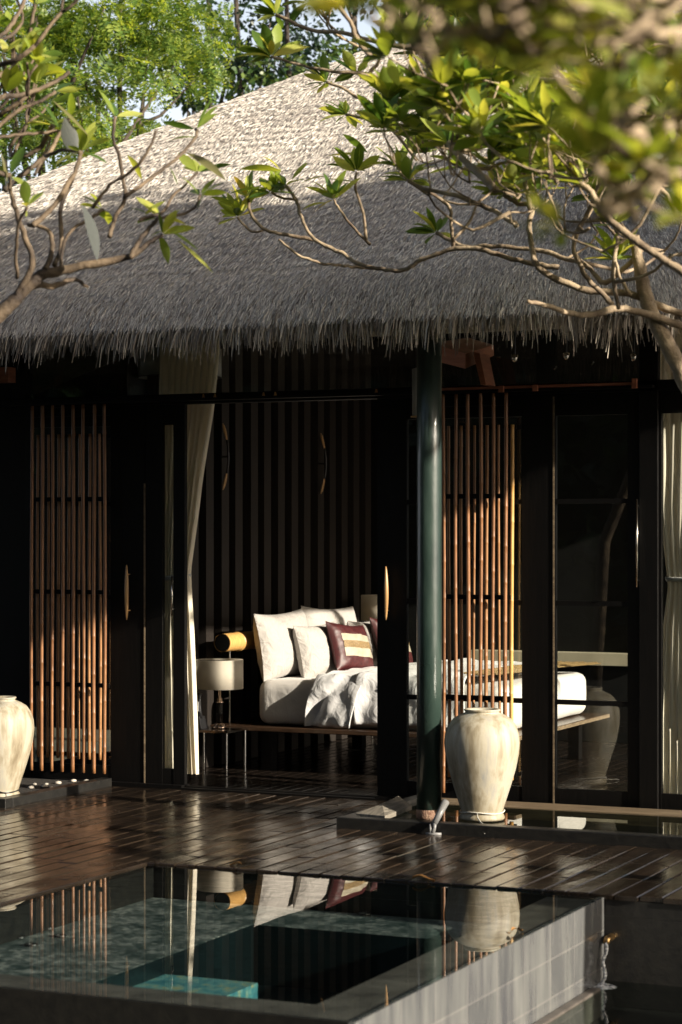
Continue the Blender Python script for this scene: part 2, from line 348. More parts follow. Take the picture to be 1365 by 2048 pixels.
def vase_mat():
    m, t, b = newmat('vase_glaze')
    tc = N(t, 'ShaderNodeTexCoord'); mp = N(t, 'ShaderNodeMapping'); mp.inputs['Scale'].default_value = (5, 5, .5)
    t.links.new(tc.outputs['Object'], mp.inputs[0])
    n = N(t, 'ShaderNodeTexNoise', Scale=3, Detail=7, Roughness=.6); t.links.new(mp.outputs[0], n.inputs['Vector'])
    c = ramp(t, n.outputs[0], [(.28, (.17, .135, .085)), (.42, (.28, .24, .165)), (.55, (.40, .365, .285)), (.75, (.28, .28, .26))])
    n2 = N(t, 'ShaderNodeTexNoise', Scale=9, Detail=5); t.links.new(tc.outputs['Object'], n2.inputs['Vector'])
    s = N(t, 'ShaderNodeSeparateXYZ'); t.links.new(tc.outputs['Object'], s.inputs[0])
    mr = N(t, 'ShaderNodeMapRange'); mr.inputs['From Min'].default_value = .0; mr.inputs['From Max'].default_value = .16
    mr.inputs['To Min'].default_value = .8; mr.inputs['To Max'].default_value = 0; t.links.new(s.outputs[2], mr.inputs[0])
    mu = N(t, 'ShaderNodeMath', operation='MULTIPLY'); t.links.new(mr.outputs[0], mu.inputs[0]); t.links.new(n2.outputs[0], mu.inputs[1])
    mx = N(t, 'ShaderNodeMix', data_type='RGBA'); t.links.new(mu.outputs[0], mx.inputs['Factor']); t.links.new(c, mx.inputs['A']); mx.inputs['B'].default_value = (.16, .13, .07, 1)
    t.links.new(mx.outputs['Result'], b.inputs['Base Color']); b.inputs['Roughness'].default_value = .55
    bm = N(t, 'ShaderNodeBump', Strength=.3, Distance=.01); t.links.new(n2.outputs[0], bm.inputs['Height']); t.links.new(bm.outputs[0], b.inputs['Normal'])
    return m
M['vase'] = vase_mat()

# ------------------------------------------------------------------ setting
tag(MB().box(-90, 90, -90, 90, -.85, -.75).build('ground', M['ground']), kind='structure')
DY = -3.48; PX0, PX1, PY0, PY1 = -.2, 2.68, -6.9, DY
def planks(regions, width=.138, zt=0.0, gap=.008, seed=3, zb=-.028, dz=.0034):
    """boards running along y; regions(x) -> (y0, y1)"""
    rr = random.Random(seed); b = MB(); x = regions['x0']
    while x < regions['x1']:
        for (y0, y1) in regions['f'](x+width/2):
            y = y0 - rr.random()*1.5
            while y < y1:
                ln = rr.uniform(.4, 1.5); a, e = max(y, y0), min(y+ln, y1)
                if e-a > .03:
                    d = [zt + rr.uniform(-dz, dz) for _ in range(4)]
                    g = gap/2 + rr.random()*.002; j = rr.uniform(-.0015, .0015)
                    xs0, xs1, ys0, ys1 = x+g+j, x+width-g+j, a+.003, e-.003; c = .0055
                    vs = [(xs0, ys0, zb), (xs1, ys0, zb), (xs1, ys1, zb), (xs0, ys1, zb),
                          (xs0, ys0, d[0]-c), (xs1, ys0, d[1]-c), (xs1, ys1, d[2]-c), (xs0, ys1, d[3]-c),
                          (xs0+c, ys0+c, d[0]), (xs1-c, ys0+c, d[1]), (xs1-c, ys1-c, d[2]), (xs0+c, ys1-c, d[3])]
                    b.add(vs, [(0,1,5,4),(1,2,6,5),(2,3,7,6),(3,0,4,7),(4,5,9,8),(5,6,10,9),(6,7,11,10),(7,4,8,11),(8,9,10,11)])
                y += ln
        x += width
    return b
CH0, CH1 = -1.60, -1.50            # kerb of the water channel, front and back
def fdeck(x):
    if x < -2.45: return [(-9, CH0-.004)]
    if x < PX0-.05: return [(-9, -.06)]
    if x < .2: return [(DY, -.06)]
    return [(DY, CH0-.004)]
tag(planks(dict(x0=-7.2, x1=7.0, f=fdeck)).build('deck', M['deck']), kind='structure')
tag(MB().box(-.297, PX0-.012, -9, DY-.003, -.028, .001).build('deck_edge_board', M['deck'], bevel=.004), kind='structure')
u = MB(); u.box(-7.2, PX0-.03, -9, CH0, -.12, -.03); u.box(-2.45, .2, CH0+.001, -.06, -.12, -.031); u.box(PX0-.029, 7, DY+.02, CH0, -.12, -.032)
u.box(PX0+.001, 7, DY+.02, DY+.06, -.75, -.121); u.box(PX0-.08, PX0-.04, -9, DY+.02, -.75, -.121)
tag(u.build('deck_base', M['stone_black']), kind='structure')
tag(planks(dict(x0=-3.9, x1=3.4, f=lambda x: [(.09, 5.2)]), width=.11, zt=-.004, seed=9, gap=.003, dz=.0006, zb=-.03).build('room_floor', M['floor']), kind='structure')
tag(MB().box(-3.9, 3.4, .09, 5.2, -.12, -.031).build('room_floor_base', M['stone_black']), kind='structure')

tag(MB().box(3.45, 14, -.08, 7, -.6, -.04).build('bounce_slab', noisy('bounce_slab_pale', (.5, .46, .40), (.7, .66, .58), 3, .8, bump=.2)), kind='structure')  # unseen pale slab added to bounce sunlight into the room
# water channel beside the deck, with kerb
k = empty('channel_kerb', (.2, CH0, 0), 'low black stone kerb along the shallow water channel, under the green column', 'kerb')
def P(mb, name, mat, par, **kw):
    o = mb.build(name, M[mat] if isinstance(mat, str) else mat, None, **kw)
    if par is not None:
        o.parent = par; o.location = Vector(o.location) - Vector(par.location) if par.rotation_euler.z == 0 else o.location
    return o
b = MB().box(.2, 7, CH0, CH1, -.12, .075); b.box(.2, .3, CH1, -.06, -.12, .072)
P(b, 'kerb_stone', 'stone_black', k, bevel=.006)
P(MB().box(.3, 7, CH1, -.43, -.12, -.03), 'channel_bed', 'stone_black', k)
tag(mesh_obj('channel_water', [(.3, CH1, .048), (7, CH1, .048), (7, -.42, .048), (.3, -.42, .048)], [(0, 1, 2, 3)], M['channel_water']), kind='structure')
k = empty('planter_kerb', (-2.45, CH0, 0), 'low black kerb around the dark pebbled bed at the left', 'kerb')
b = MB().box(-7, -2.45, CH0, CH1, -.12, .066); b.box(-2.55, -2.45, CH1, -.06, -.12, .063)
P(b, 'kerb_stone', 'stone_black', k, bevel=.006)
tag(MB().box(-7, -2.55, CH1, -.06, -.12, .03).build('planter_soil', M['soil']), kind='structure')

# ------------------------------------------------------------------ plunge pool
WZ = -.012
pool = empty('plunge_pool', (PX0, PY0, -.75), 'raised square plunge pool with grey tiled outer wall and submerged coping', 'pool')
b = MB().box(PX1-.03, PX1, PY0, PY1, -.75, WZ-.004)
P(b, 'outer_wall', 'wall_tile', pool)
b = MB().box(PX0, PX1-.03, PY0, PY0+.03, -.75, WZ-.0045); b.box(PX0, PX0+.03, PY0+.03, PY1, -.75, WZ-.02)
P(b, 'front_wall', 'stone_black', pool)
cw = .33
b = MB().box(PX0+.03, PX1-.03, PY0+.03, PY0+cw, -.75, WZ-.022); b.box(PX1-cw, PX1-.03, PY0+cw, PY1, -.75, WZ-.023)
P(b, 'coping', 'coping', pool)
BX = .79
P(MB().box(PX0+.03, BX, PY0+cw, PY1-.01, -.75, -.21), 'bench', 'mosaic', pool)
P(MB().box(BX, PX1-cw, -4.05, PY1-.01, -.75, -.211), 'bench', 'mosaic', pool)
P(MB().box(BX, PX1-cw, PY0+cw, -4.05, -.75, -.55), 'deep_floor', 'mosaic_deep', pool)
P(MB().box(BX+.012, 1.34, PY0+cw+.001, -5.1, -.55, -.30), 'step', 'mosaic_step_sunlit', pool)
P(MB().box(BX+.002, BX+.008, PY0+cw+.002, -4.06, -.55, -.212).box(BX+.009, PX1-cw-.005, -4.058, -4.052, -.55, -.213), 'bench_side_shade', 'mosaic_deep', pool)  # thin dark sheets added to paint the bench sides as shaded
P(MB().box(PX1-cw-.004, PX1-cw-.001, PY0+cw, -4.05, -.55, -.07), 'coping_side_shade', 'mosaic_deep', pool)  # same added dark sheet on the inner side of the coping
for i, (px, py) in enumerate([(22, 1860), (95, 1857), (120, 1872), (63, 1890), (38, 1875), (85, 1842), (15, 1873), (800, 1820), (730, 1828)]):
    d = ray(px, py); t = (-.205-2)/d.z; q = CAM + d*t
    P(MB().lathe([(.0, .001), (.018, .001), (.020, .006), (.036, .008), (.038, .0)], 20, q), 'jet_nozzle', 'dark_metal', pool)
def grid_water(name, x0, x1, y0, y1, z, mat):
    return tag(mesh_obj(name, [(x0, y0, z), (x1, y0, z), (x1, y1, z), (x0, y1, z)], [(0, 1, 2, 3)], mat), kind='structure')
grid_water('pool_water', PX0+.001, PX1, PY0, PY1+.02, WZ, M['pool_water'])
grid_water('basin_water', PX1+.002, 9, -14, DY+.02, -.48, M['basin_water'])
tag(MB().box(PX1+.05, 9, -14, DY, -.74, -.62).build('basin_floor', M['stone_black']), kind='structure')
P(MB().box(PX1+.001, PX1+.06, PY0, -3.72, -.7, -.468), 'footing_ledge', 'coping', pool, bevel=.01)

# water spout
ws = empty('water_spout', (2.62, DY, -.235), 'small bronze spout under the deck edge pouring a thin stream of water', 'spout')
b = MB().tube([(2.72, DY+.02, -.235), (2.72, DY-.06, -.235), (2.72, DY-.09, -.25)], [.02, .02, .017], 10)
P(b, 'nozzle', 'brass', ws, smooth=True)
pts = []; rad = []
for i in range(26):
    f = i/25; pts.append((2.72+.008*math.sin(f*11), DY-.095-.05*f, -.25-.235*f)); rad.append(.006+.0055*abs(math.sin(i*1.35))+.002*random.random())
P(MB().tube(pts, rad, 8), 'water_stream', 'splash', ws, smooth=True)
P(MB().lathe([(.0, .012), (.02, .02), (.035, .004), (.06, .007), (.08, .0)], 20, (2.72, DY-.147, -.482)), 'ripple', 'splash', ws, smooth=True)

# ------------------------------------------------------------------ pavilion
pav = empty('thatched_pavilion', (0, 0, 0), 'dark timber bedroom pavilion with shaggy grey thatched roof and sliding doors', 'pavilion')
XR0, XR1, YR, ZR, AL, AR, BF, BB, ZE, KK, BOW = -1.4, .6, 2.8, 6.33, 6.2, 3.3, 4.62, 4.62, 3.57, 3.1, -.10
def roof_z(x, y):
    dx = np.where(x < XR0, (XR0-x)/AL, np.where(x > XR1, (x-XR1)/AR, 0)); dy = np.where(y < YR, (YR-y)/BF, (y-YR)/BB)
    p = (np.abs(dx)**KK + np.abs(dy)**KK)**(1/KK)
    st = np.where(p < .90, (.012+.018*np.clip(.75-p, 0, .5))*(1-np.mod(p*36+.35*np.sin(x*1.3)+.2*np.sin(x*3.1+y), 1)), 0)
    return ZR-(ZR-ZE)*(p+BOW*p*(1-p))+st-.13*np.clip((p-.93)/.07, 0, 1)**2, p
n = 260
# polar-like grid: p from 0 to 1, angle around
TH = np.linspace(0, 2*PI, 361)[:-1]; PP = np.linspace(0.0, 1.0, 150)
def outline(th, p):
    c, s = np.cos(th), np.sin(th)
    k2 = (np.abs(c)**KK+np.abs(s)**KK)**(-1/KK)
    x = np.where(c > 0, XR1+AR*p*c*k2, XR0+AL*p*c*k2); y = np.where(s > 0, YR+BB*p*s*k2, YR+BF*p*s*k2)
    # blend the ridge: shift by cosine so the flat ridge is covered
    return x, y
V = []; nT = len(TH)
for p in PP:
    c = np.cos(TH); s = np.sin(TH); k2 = (np.abs(c)**KK+np.abs(s)**KK)**(-1/KK)
    cc = c*k2; ss = s*k2
    xm = (XR0+XR1)/2; half = (XR1-XR0)/2
    wx = np.sign(cc)*np.minimum(1, np.abs(cc)*2.5)
    x = xm + half*wx + np.where(cc > 0, AR, AL)*p*cc; y = YR+np.where(ss > 0, BB, BF)*p*ss
    z, _ = roof_z(x, y); V.append(np.stack([x, y, z], 1))
V = np.concatenate(V); F = []
for i in range(len(PP)-1):
    a = np.arange(nT); b2 = (a+1) % nT
    F.append(np.stack([i*nT+a, (i+1)*nT+a, (i+1)*nT+b2, i*nT+b2], 1))
edge = V[-nT:]
# thick eave: down and back in, then the soffit
e1 = edge + np.array([0, 0, -.04]); mid = np.array([-.4, YR, 0])
e2 = e1.copy(); e2[:, :2] = mid[:2] + (e1[:, :2]-mid[:2])*.93; e2[:, 2] += .02
e3 = e1.copy(); e3[:, :2] = mid[:2] + (e1[:, :2]-mid[:2])*.02; e3[:, 2] = ZR-.4
base = len(PP)-1
V = np.concatenate([V, e1, e2, e3])
for i in range(base, base+3):
    a = np.arange(nT); b2 = (a+1) % nT
    F.append(np.stack([i*nT+a, (i+1)*nT+a, (i+1)*nT+b2, i*nT+b2], 1))
roof = np_obj('roof', V, np.concatenate(F), M['thatch_base'], pav, True)
# straws lying down the slope
def straws(x, y, length, width, lift, extra=0, seed=0):
    g = np.random.default_rng(seed); nn = len(x)
    z, p = roof_z(x, y); e = .03
    zx = (roof_z2(x+e, y)-roof_z2(x-e, y))/(2*e); zy = (roof_z2(x, y+e)-roof_z2(x, y-e))/(2*e)
    d = np.stack([-zx, -zy, -(zx**2+zy**2)], 1); d /= np.linalg.norm(d, axis=1, keepdims=True)
    nrm = np.stack([-zx, -zy, np.ones(nn)], 1); nrm /= np.linalg.norm(nrm, axis=1, keepdims=True)
    side = np.cross(d, nrm)
    ang = g.normal(0, .16, nn)[:, None]
    d2 = d*np.cos(ang)+side*np.sin(ang); s2 = np.cross(d2, nrm)
    tw = g.normal(0, .55, nn)[:, None]; s2 = s2*np.cos(tw)+nrm*np.sin(tw)
    base = np.stack([x, y, z], 1)+nrm*g.uniform(-.004, .012, nn)[:, None]
    L_ = (length*g.uniform(.6, 1.35, nn))[:, None]; W = (width*g.uniform(.6, 1.4, nn))[:, None]
    tip = base + d2*L_ + nrm*(lift*g.uniform(0, 1, nn)[:, None]**2) + np.array([0, 0, -1])*extra*L_
    V = np.stack([base-s2*W/2, base+s2*W/2, tip+s2*W*.35, tip-s2*W*.35], 1).reshape(-1, 3)
    F = np.arange(nn*4).reshape(-1, 4); return V, F
def roof_z2(x, y):
    dx = np.where(x < XR0, (XR0-x)/AL, np.where(x > XR1, (x-XR1)/AR, 0)); dy = np.where(y < YR, (YR-y)/BF, (y-YR)/BB)
    p = np.maximum((np.abs(dx)**KK + np.abs(dy)**KK), 1e-6)**(1/KK)
    return ZR-(ZR-ZE)*(p+BOW*p*(1-p))-.13*np.clip((p-.93)/.07, 0, 1.3)**2
NS = 520000
x = RNG.uniform(-6.6, 4.6, NS*2); y = np.where(RNG.random(NS*2) < .12, RNG.uniform(-1.85, -1.3, NS*2), RNG.uniform(-1.85, 3.3, NS*2))
_, p = roof_z(x, y); ok = (p < .999) & (p > .01); x, y = x[ok][:NS], y[ok][:NS]
V, F = straws(x, y, np.full(len(x), .062), np.full(len(x), .0042), .010, seed=5)
np_obj('thatch_straw', V, F, M['thatch'], pav)['kind'] = 'stuff'
# hanging fringe along the front eave, in uneven tufts
g = np.random.default_rng(21); NF = 30000
th = g.uniform(PI*1.02, PI*1.98, NF); 
c = np.cos(th); s = np.sin(th)
# sample by x for an even spread along the front
xs = g.uniform(-7.0, 4.9, NF)
dxn = np.where(xs < XR0, (XR0-xs)/AL, np.where(xs > XR1, (xs-XR1)/AR, 0)); dxn = np.minimum(dxn, .999)
ring = g.uniform(.955, 1.0, NF)
ys = YR-BF*np.maximum((ring**KK - np.minimum(dxn, ring*.999)**KK), 0)**(1/KK)
zs, pp = roof_z(xs, ys)
clump = np.array([noise.noise(Vector((a*7.5, 0, 3)))*.5+noise.noise(Vector((a*19, 2, 3)))*.5+noise.noise(Vector((a*2.1, 5, 3)))*.35 for a in xs])
ln = .12*(1+1.2*clump)*g.uniform(.3, 1.3, NF)+.04
depth = g.uniform(0, 1, NF)
base3 = np.stack([xs, ys+.05*depth, zs+.012-.05*depth], 1)
lean = np.clip(-(xs+.3)*.10, -.05, .42) + g.normal(0, .13, NF) + .25*np.array([noise.noise(Vector((a*5, 9, 1))) for a in xs])
cw_ = .055; cc_ = (np.floor(xs/cw_+.35*np.sin(xs*9))+.5-.35*np.sin(xs*9))*cw_; lean = lean - (cc_-xs)/np.maximum(ln, .08)*.75
ln = ln*(.75+.5*np.abs(np.sin(cc_*517.3)))
outw = g.uniform(.1, .9, NF)*(1-depth*.7)
d = np.stack([-lean, -outw, -np.ones(NF)], 1); d /= np.linalg.norm(d, axis=1, keepdims=True)
sd_ = np.stack([np.ones(NF), g.normal(0, .5, NF), -lean], 1); sd_ /= np.linalg.norm(sd_, axis=1, keepdims=True)
W = g.uniform(.004, .009, NF)[:, None]
midp = base3 + d*ln[:, None]*.5 + np.array([0, -.02, 0]); tip = midp + (d*.8+np.array([0, .1, -.35]))*ln[:, None]*.5
V = np.stack([base3-sd_*W/2, base3+sd_*W/2, midp+sd_*W/2, midp-sd_*W/2, tip+sd_*W*.25, tip-sd_*W*.25], 1).reshape(-1, 3)
i0 = np.arange(NF)*6
F = np.concatenate([np.stack([i0, i0+1, i0+2, i0+3], 1), np.stack([i0+3, i0+2, i0+4, i0+5], 1)])
np_obj('eave_fringe', V, F, M['fringe'], pav)['kind'] = 'stuff'

# walls, posts, beams
b = MB().box(-9, 3.4, 5.2, 5.3, -.1, 4.6); b.box(-2.62, -2.52, .3, 5.2, 0, 4.0)
P(b, 'wall', 'dark_wall', pav)
P(MB().box(-7.0, -3.30, .0, .12, -.1, 3.6), 'wall', 'dark_wall', pav)
b = MB()
for yy in [1.449, 1.738, 2.001, 2.307, 2.573, 2.861, 3.149, 3.421, 3.728, 4.001, 4.281, 4.568, 4.86, 1.17, .89, .61]:
    pass
for i, yy in enumerate([.61, .89, 1.17, 1.449, 1.738, 2.001, 2.307, 2.573, 2.861, 3.149, 3.421, 3.728, 4.001, 4.281, 4.568, 4.86]):
    P(MB().box(-2.519, -2.40, yy, yy+.14, .0, 3.98), 'wall_slat', 'slat', pav)
P(MB().box(-1.35, .48, 4.98, 5.19, .74, .855), 'ledge', 'cream', pav)
P(MB().box(-1.35, .48, 5.05, 5.19, 0, .739), 'ledge_base', 'dark_wall', pav)
P(MB().box(-7.0, 3.4, .3, 5.19, 4.0, 4.05), 'ceiling', 'pale_ceiling', pav)
P(MB().box(-3.9, 3.4, -.02, .08, 3.02, 3.10), 'door_beam', 'black_wood', pav, bevel=.005)
P(MB().box(-7.2, 3.4, -.4, -.3, 3.50, 3.72), 'eave_beam', 'black_wood', pav)
P(MB().box(1.86, 2.0, -.02, .05, .0, 3.9), 'post', 'black_wood', pav, bevel=.006)
P(MB().box(3.26, 3.4, -.05, .03, .0, 3.9), 'post', 'black_wood', pav)
P(MB().box(3.26, 3.4, 5.0, 5.19, .0, 3.9), 'post', 'black_wood', pav)
P(MB().box(3.3, 3.36, 4.62, 4.74, .0, 3.9), 'post', 'black_wood', pav)
b = MB().box(-1.83, -.18, -.05, .085, -.05, .012); b.box(-1.83, -.18, .0, .02, .0121, .02); b.box(-1.83, -.18, .045, .06, .0121, .02)
b.box(-3.9, -1.83, -.05, .085, -.05, .03); b.box(-.18, 3.4, -.05, .085, -.05, .03)
P(b, 'threshold', 'black_wood', pav)
P(MB().box(.32, 7, -.42, -.12, -.1, .055), 'sill_beam', 'sill', pav, bevel=.008)
P(MB().box(-3.5, 2.0, -.17, -.09, 3.035, 3.055), 'screen_track', 'black_wood', pav)
P(MB().box(.36, 1.86, -.165, -.095, 3.056, 3.075), 'track_rail', 'rafter', pav)
for xx in (1.86, 1.12, .86):
    P(MB().box(xx, xx+.035, -.20, -.171, 3.03, 3.075 if xx < 1.8 else 3.10), 'track_bracket', 'rafter', pav)
for xx in (-1.6, -1.5, -1.08, -.98, -.14):
    P(MB().tube([(xx, -.12, 3.056), (xx, -.12, 3.085)], [.014, .006], 6), 'track_roller', 'brass', pav)
# rafters poking out under the eave
P(MB().add([(.44, -.5, 3.26), (.64, -.30, 3.20), (.64, -.30, 3.31), (.44, -.5, 3.38), (.44, .3, 3.36), (.64, .3, 3.34), (.64, .3, 3.42), (.44, .3, 3.48)],
     [(0,1,2,3), (4,7,6,5), (0,4,5,1), (3,2,6,7), (1,5,6,2), (0,3,7,4)]), 'rafter', 'rafter', pav)
P(MB().add([(.70, -.3, 3.32), (.75, -.3, 3.31), (.80, -.3, 3.08), (.76, -.3, 3.08), (.70, -.1, 3.32), (.75, -.1, 3.31), (.80, -.1, 3.08), (.76, -.1, 3.08)],
     [(0,1,2,3), (4,7,6,5), (0,4,5,1), (1,5,6,2), (2,6,7,3), (3,7,4,0)]), 'rafter', 'rafter', pav)
P(MB().box(-3.6, -3.227, -.36, -.25, 3.21, 3.33), 'rafter', 'rafter', pav)
# green column
col = P(MB().tube([(0, 0, 0), (0, 0, 1.2), (0, 0, 2.4), (0, 0, 3.75)], .086, 40), 'column', 'green_paint', pav, smooth=True, loc=(.720, -1.2, .05))
o = MB().lathe([(.0875, 0), (.091, .01), (.0895, .05), (.0872, .062)], 40, wob=.02).build('rust_collar', M['rust'], col, True)

# doors and screens
def stick(mb, x, y, z0, z1, r=.013, seed=0):
    rr = random.Random(seed); pts = []; rad = []; z = z0; nxt = z0+rr.uniform(.1, .3)
    ph = rr.random()*6
    while z < z1:
        pts.append((x+.004*math.sin(z*1.7+ph), y+.003*math.cos(z*1.3+ph), z)); rad.append(r*(1-.12*(z-z0)/(z1-z0)))
        if z+.001 >= nxt:
            for dz, s in ((.006, 1.14), (.012, 1.0)): pts.append((pts[-1][0], pts[-1][1], z+dz)); rad.append(rad[-1]/1.0*s if s > 1 else r*.97)
            z += .012; nxt = z+rr.uniform(.24, .36)
        z += .05 if nxt-z > .06 else max(nxt-z, .01)
    pts.append((pts[-1][0], pts[-1][1], z1)); rad.append(rad[-1]); mb.tube(pts, rad, 9); return mb
def screen(x0, n, sp, z0s, z1, y, seed, label):
    f = P(MB().box(x0-.03, x0+sp*(n-1)+.03, y+.016, y+.034, 2.94, 2.99), 'bamboo_screen', 'black_wood', pav); f['label'] = label
    for z_ in (2.26, 1.52, .78): MB().box(x0-.03, x0+sp*(n-1)+.03, y+.016, y+.034, z_, z_+.035).build('rail', M['black_wood'], f)
    for i in range(n):
        stick(MB(), x0+sp*i, y, z0s(i), z1, .0155+random.uniform(-.0015, .002), seed+i).build('bamboo_pole', M['bamboo'], f, True)
    return f
screen(-3.158, 8, .0965, lambda i: .10, 3.03, -.12, 10, 'left outer screen of eight hanging bamboo poles')
screen(.402, 6, .0965, lambda i: .09 if i == 0 else .11+.02*(i % 2), 3.03, -.12, 40, 'right outer screen of six hanging bamboo poles')
def door(x0, x1, sl, sr, handle=None, label=None, bars=True, edge=None):
    fr = MB(); y0, y1 = .0, .045
    fr.box(x0, x0+sl, y0, y1, .02, 3.02); fr.box(x1-sr, x1, y0, y1, .02, 3.02)
    gx0, gx1 = x0+sl, x1-sr
    for z, h in ((.02, .13), (2.86, .16), (.76, .035), (1.48, .035), (2.22, .035))[:5 if bars else 2]: fr.box(gx0, gx1, y0+.004, y1-.004, z, z+h)
    f = P(fr, 'sliding_door', 'black_wood', pav)
    if label: f['label'] = label
    MB().box(gx0, gx1, .020, .026, .15, 2.86).build('glass_pane', M['glass'], f)
    if handle: handle(f)
    if edge: MB().box(x1-.006, x1+.004, -.006, y1+.001, .03, 3.0 if edge > 1 else 2.4).build('edge_strip', M['sill'], f)
    return f
def bow_handle(x, z0, z1):
    def h(f):
        pts = []; rad = []
        for i in range(17):
            t = i/16; pts.append((x+.012*math.sin(PI*t), -.055-.02*math.sin(PI*t), z0+(z1-z0)*t)); rad.append(.004+.0135*math.sin(PI*t)**.7)
        b = MB().tube(pts, rad, 10)
        for t in (.17, .83): b.tube([(x, .0, z0+(z1-z0)*t), (x+.008, -.06, z0+(z1-z0)*t)], .005, 6)
        b.build('door_handle', M['handle_wood'], f, True)
    return h
def bar_handle(x, z0, z1):
    def h(f):
        b = MB().tube([(x, -.05, z0), (x, -.05, z1)], .007, 8)
        for z in (z0+.05, z1-.05): b.tube([(x, .0, z), (x, -.05, z)], .005, 6)
        b.build('door_handle', M['chrome'], f, True)
    return h
door(-3.30, -2.187, .06, .31, bow_handle(-2.32, 1.32, 1.755), 'left sliding door with a wide stile and curved wooden handle', edge=1)
door(-2.18, -1.83, .15, .10, bar_handle(-1.915, 1.36, 1.67), 'narrow sliding door with a straight metal handle', bars=False)
door(-.184, 1.214, .24, .245, bow_handle(-.09, 1.355, 1.756), 'sliding door behind the green column with curved wooden handle', edge=2)
door(1.222, 1.86, .006, .09, bar_handle(1.855, 1.62, 2.25), 'glazed sliding door right of the wide stile')
door(2.0, 3.25, .02, .1, None, 'right end sliding door in front of the curtain', bars=False)
# inner bamboo layer
def inner(x0, n, sp, seed, z1=2.8, label=None, gold=()):
    f = P(MB().box(x0-.03, x0+sp*(n-1)+.03, -.034, -.02, z1-.03, z1), 'bamboo_screen', 'black_wood', pav); f['label'] = label
    MB().box(x0-.03, x0+sp*(n-1)+.03, -.034, -.02, .22, .25).build('rail', M['black_wood'], f)
    for i in range(n):
        stick(MB(), x0+sp*i, -.05, .2, z1, .016 if i in gold else .0125+random.uniform(-.002, .002), seed+i).build('bamboo_pole', M['bamboo_gold' if i in gold else 'bamboo_shade_lift'], f, True)
inner(-3.145, 7, .0965, 70, label='left inner layer of bamboo close to the glass')
inner(.416, 6, .0985, 90, label='right inner layer of bamboo close to the glass, its last pole amber', gold=(5,))
# upper glazing
P(MB().box(-3.9, 1.86, .04, .046, 3.10, 3.9), 'clerestory_glass', 'glass', pav)

# ceiling spots under the eave
for i, (px, py) in enumerate([(1030, 724), (1133, 720), (1268, 722)]):
    p_ = at(px, py, 15.6)
    t_ = empty('eave_spotlight', p_, ['small clear eave spotlight nearest the green column', 'middle one of three small clear spotlights under the eave', 'small clear eave spotlight nearest the right tree trunk'][i], 'spotlight', 'spotlights under the eave')
    MB().lathe([(.0, .0), (.012, .0), (.022, .02), (.024, .05), (.0, .055)], 14).build('reflector', M['chrome'], t_, True)
    MB().tube([(0, 0, .055), (0, 0, .42)], .008, 6).build('stem', M['dark_metal'], t_)

# ------------------------------------------------------------------ curtains
def curtain(name, y, rows, label, tie, group, nx=70, amp=.035, folds=9, seed=0):
    """rows: list of (z, x0, x1)"""
    zs = np.linspace(rows[0][0], rows[-1][0], 90); rz = [r[0] for r in rows][::-1]
    X0 = np.interp(zs, rz, [r[1] for r in rows][::-1]); X1 = np.interp(zs, rz, [r[2] for r in rows][::-1])
    vs = []; fs = []
    for i, z in enumerate(zs):
        wdt = X1[i]-X0[i]; a = amp*min(1, wdt/.3)
        for j in range(nx+1):
            f = j/nx; ph = f*folds*2*PI + 1.1*noise.noise(Vector((f*3, z*.35, seed)))*3
            vs.append((X0[i]+wdt*(f+.012*math.sin(ph*2+z)), y+a*math.sin(ph)+.01*noise.noise(Vector((f*9, z*2, seed+4))), z))
    for i in range(len(zs)-1):
        for j in range(nx): q = i*(nx+1)+j; fs.append((q, q+1, q+nx+2, q+nx+1))
    root = empty(name, ((X0[0]+X1[0])/2, y, rows[-1][0]), label, 'curtain', group)
    o = mesh_obj('drape', vs, fs, M['curtain'], None, True); o.parent = root; o.location = -root.location
    zc, xa, xb = tie
    b = MB(); n_ = 16
    for dz in (0,):
        pts = [((xa+xb)/2+(xb-xa)/2*math.cos(2*PI*i/n_), y+.05*math.sin(2*PI*i/n_), zc+.012*math.sin(2*PI*i/n_+1)) for i in range(n_+1)]
        b.tube(pts, .022, 8, False, .5)
    b.tube([(xb-.05, y-.06, zc), (xb-.03, y-.08, zc-.06), (xb-.02, y-.075, zc-.15), (xb-.03, y-.07, zc-.22)], [.02, .022, .018, .02], 8)
    b.tube([(xb-.05, y-.06, zc), (xb+.0, y-.085, zc+.02), (xb+.005, y-.08, zc-.03), (xb-.05, y-.07, zc-.01)], [.012, .018, .018, .012], 8)
    t = b.build('tieback', M['white_linen'], None, True); t.parent = root; t.location = -root.location
curtain('curtain', .16, [(3.75, -2.15, -1.57), (3.35, -2.15, -1.61), (3.0, -2.15, -1.65), (2.4, -2.145, -1.76), (1.72, -2.125, -1.86), (1.64, -2.125, -1.86), (1.45, -2.13, -1.855), (1.0, -2.145, -1.83), (.1, -2.155, -1.79)],
        'tall pale curtain tied back at the left side of the open doorway', (1.66, -2.125, -1.865), 'pale curtains', seed=2)
curtain('curtain', .42, [(3.75, 1.87, 2.9), (2.9, 1.87, 2.8), (2.2, 1.87, 2.7), (1.78, 1.93, 2.45), (1.62, 1.95, 2.42), (1.3, 1.91, 2.5), (.6, 1.875, 2.6), (.06, 1.87, 2.65)],
        'broad beige curtain tied back behind the glass at the right edge', (1.68, 1.94, 2.42), 'pale curtains', folds=14, seed=8)

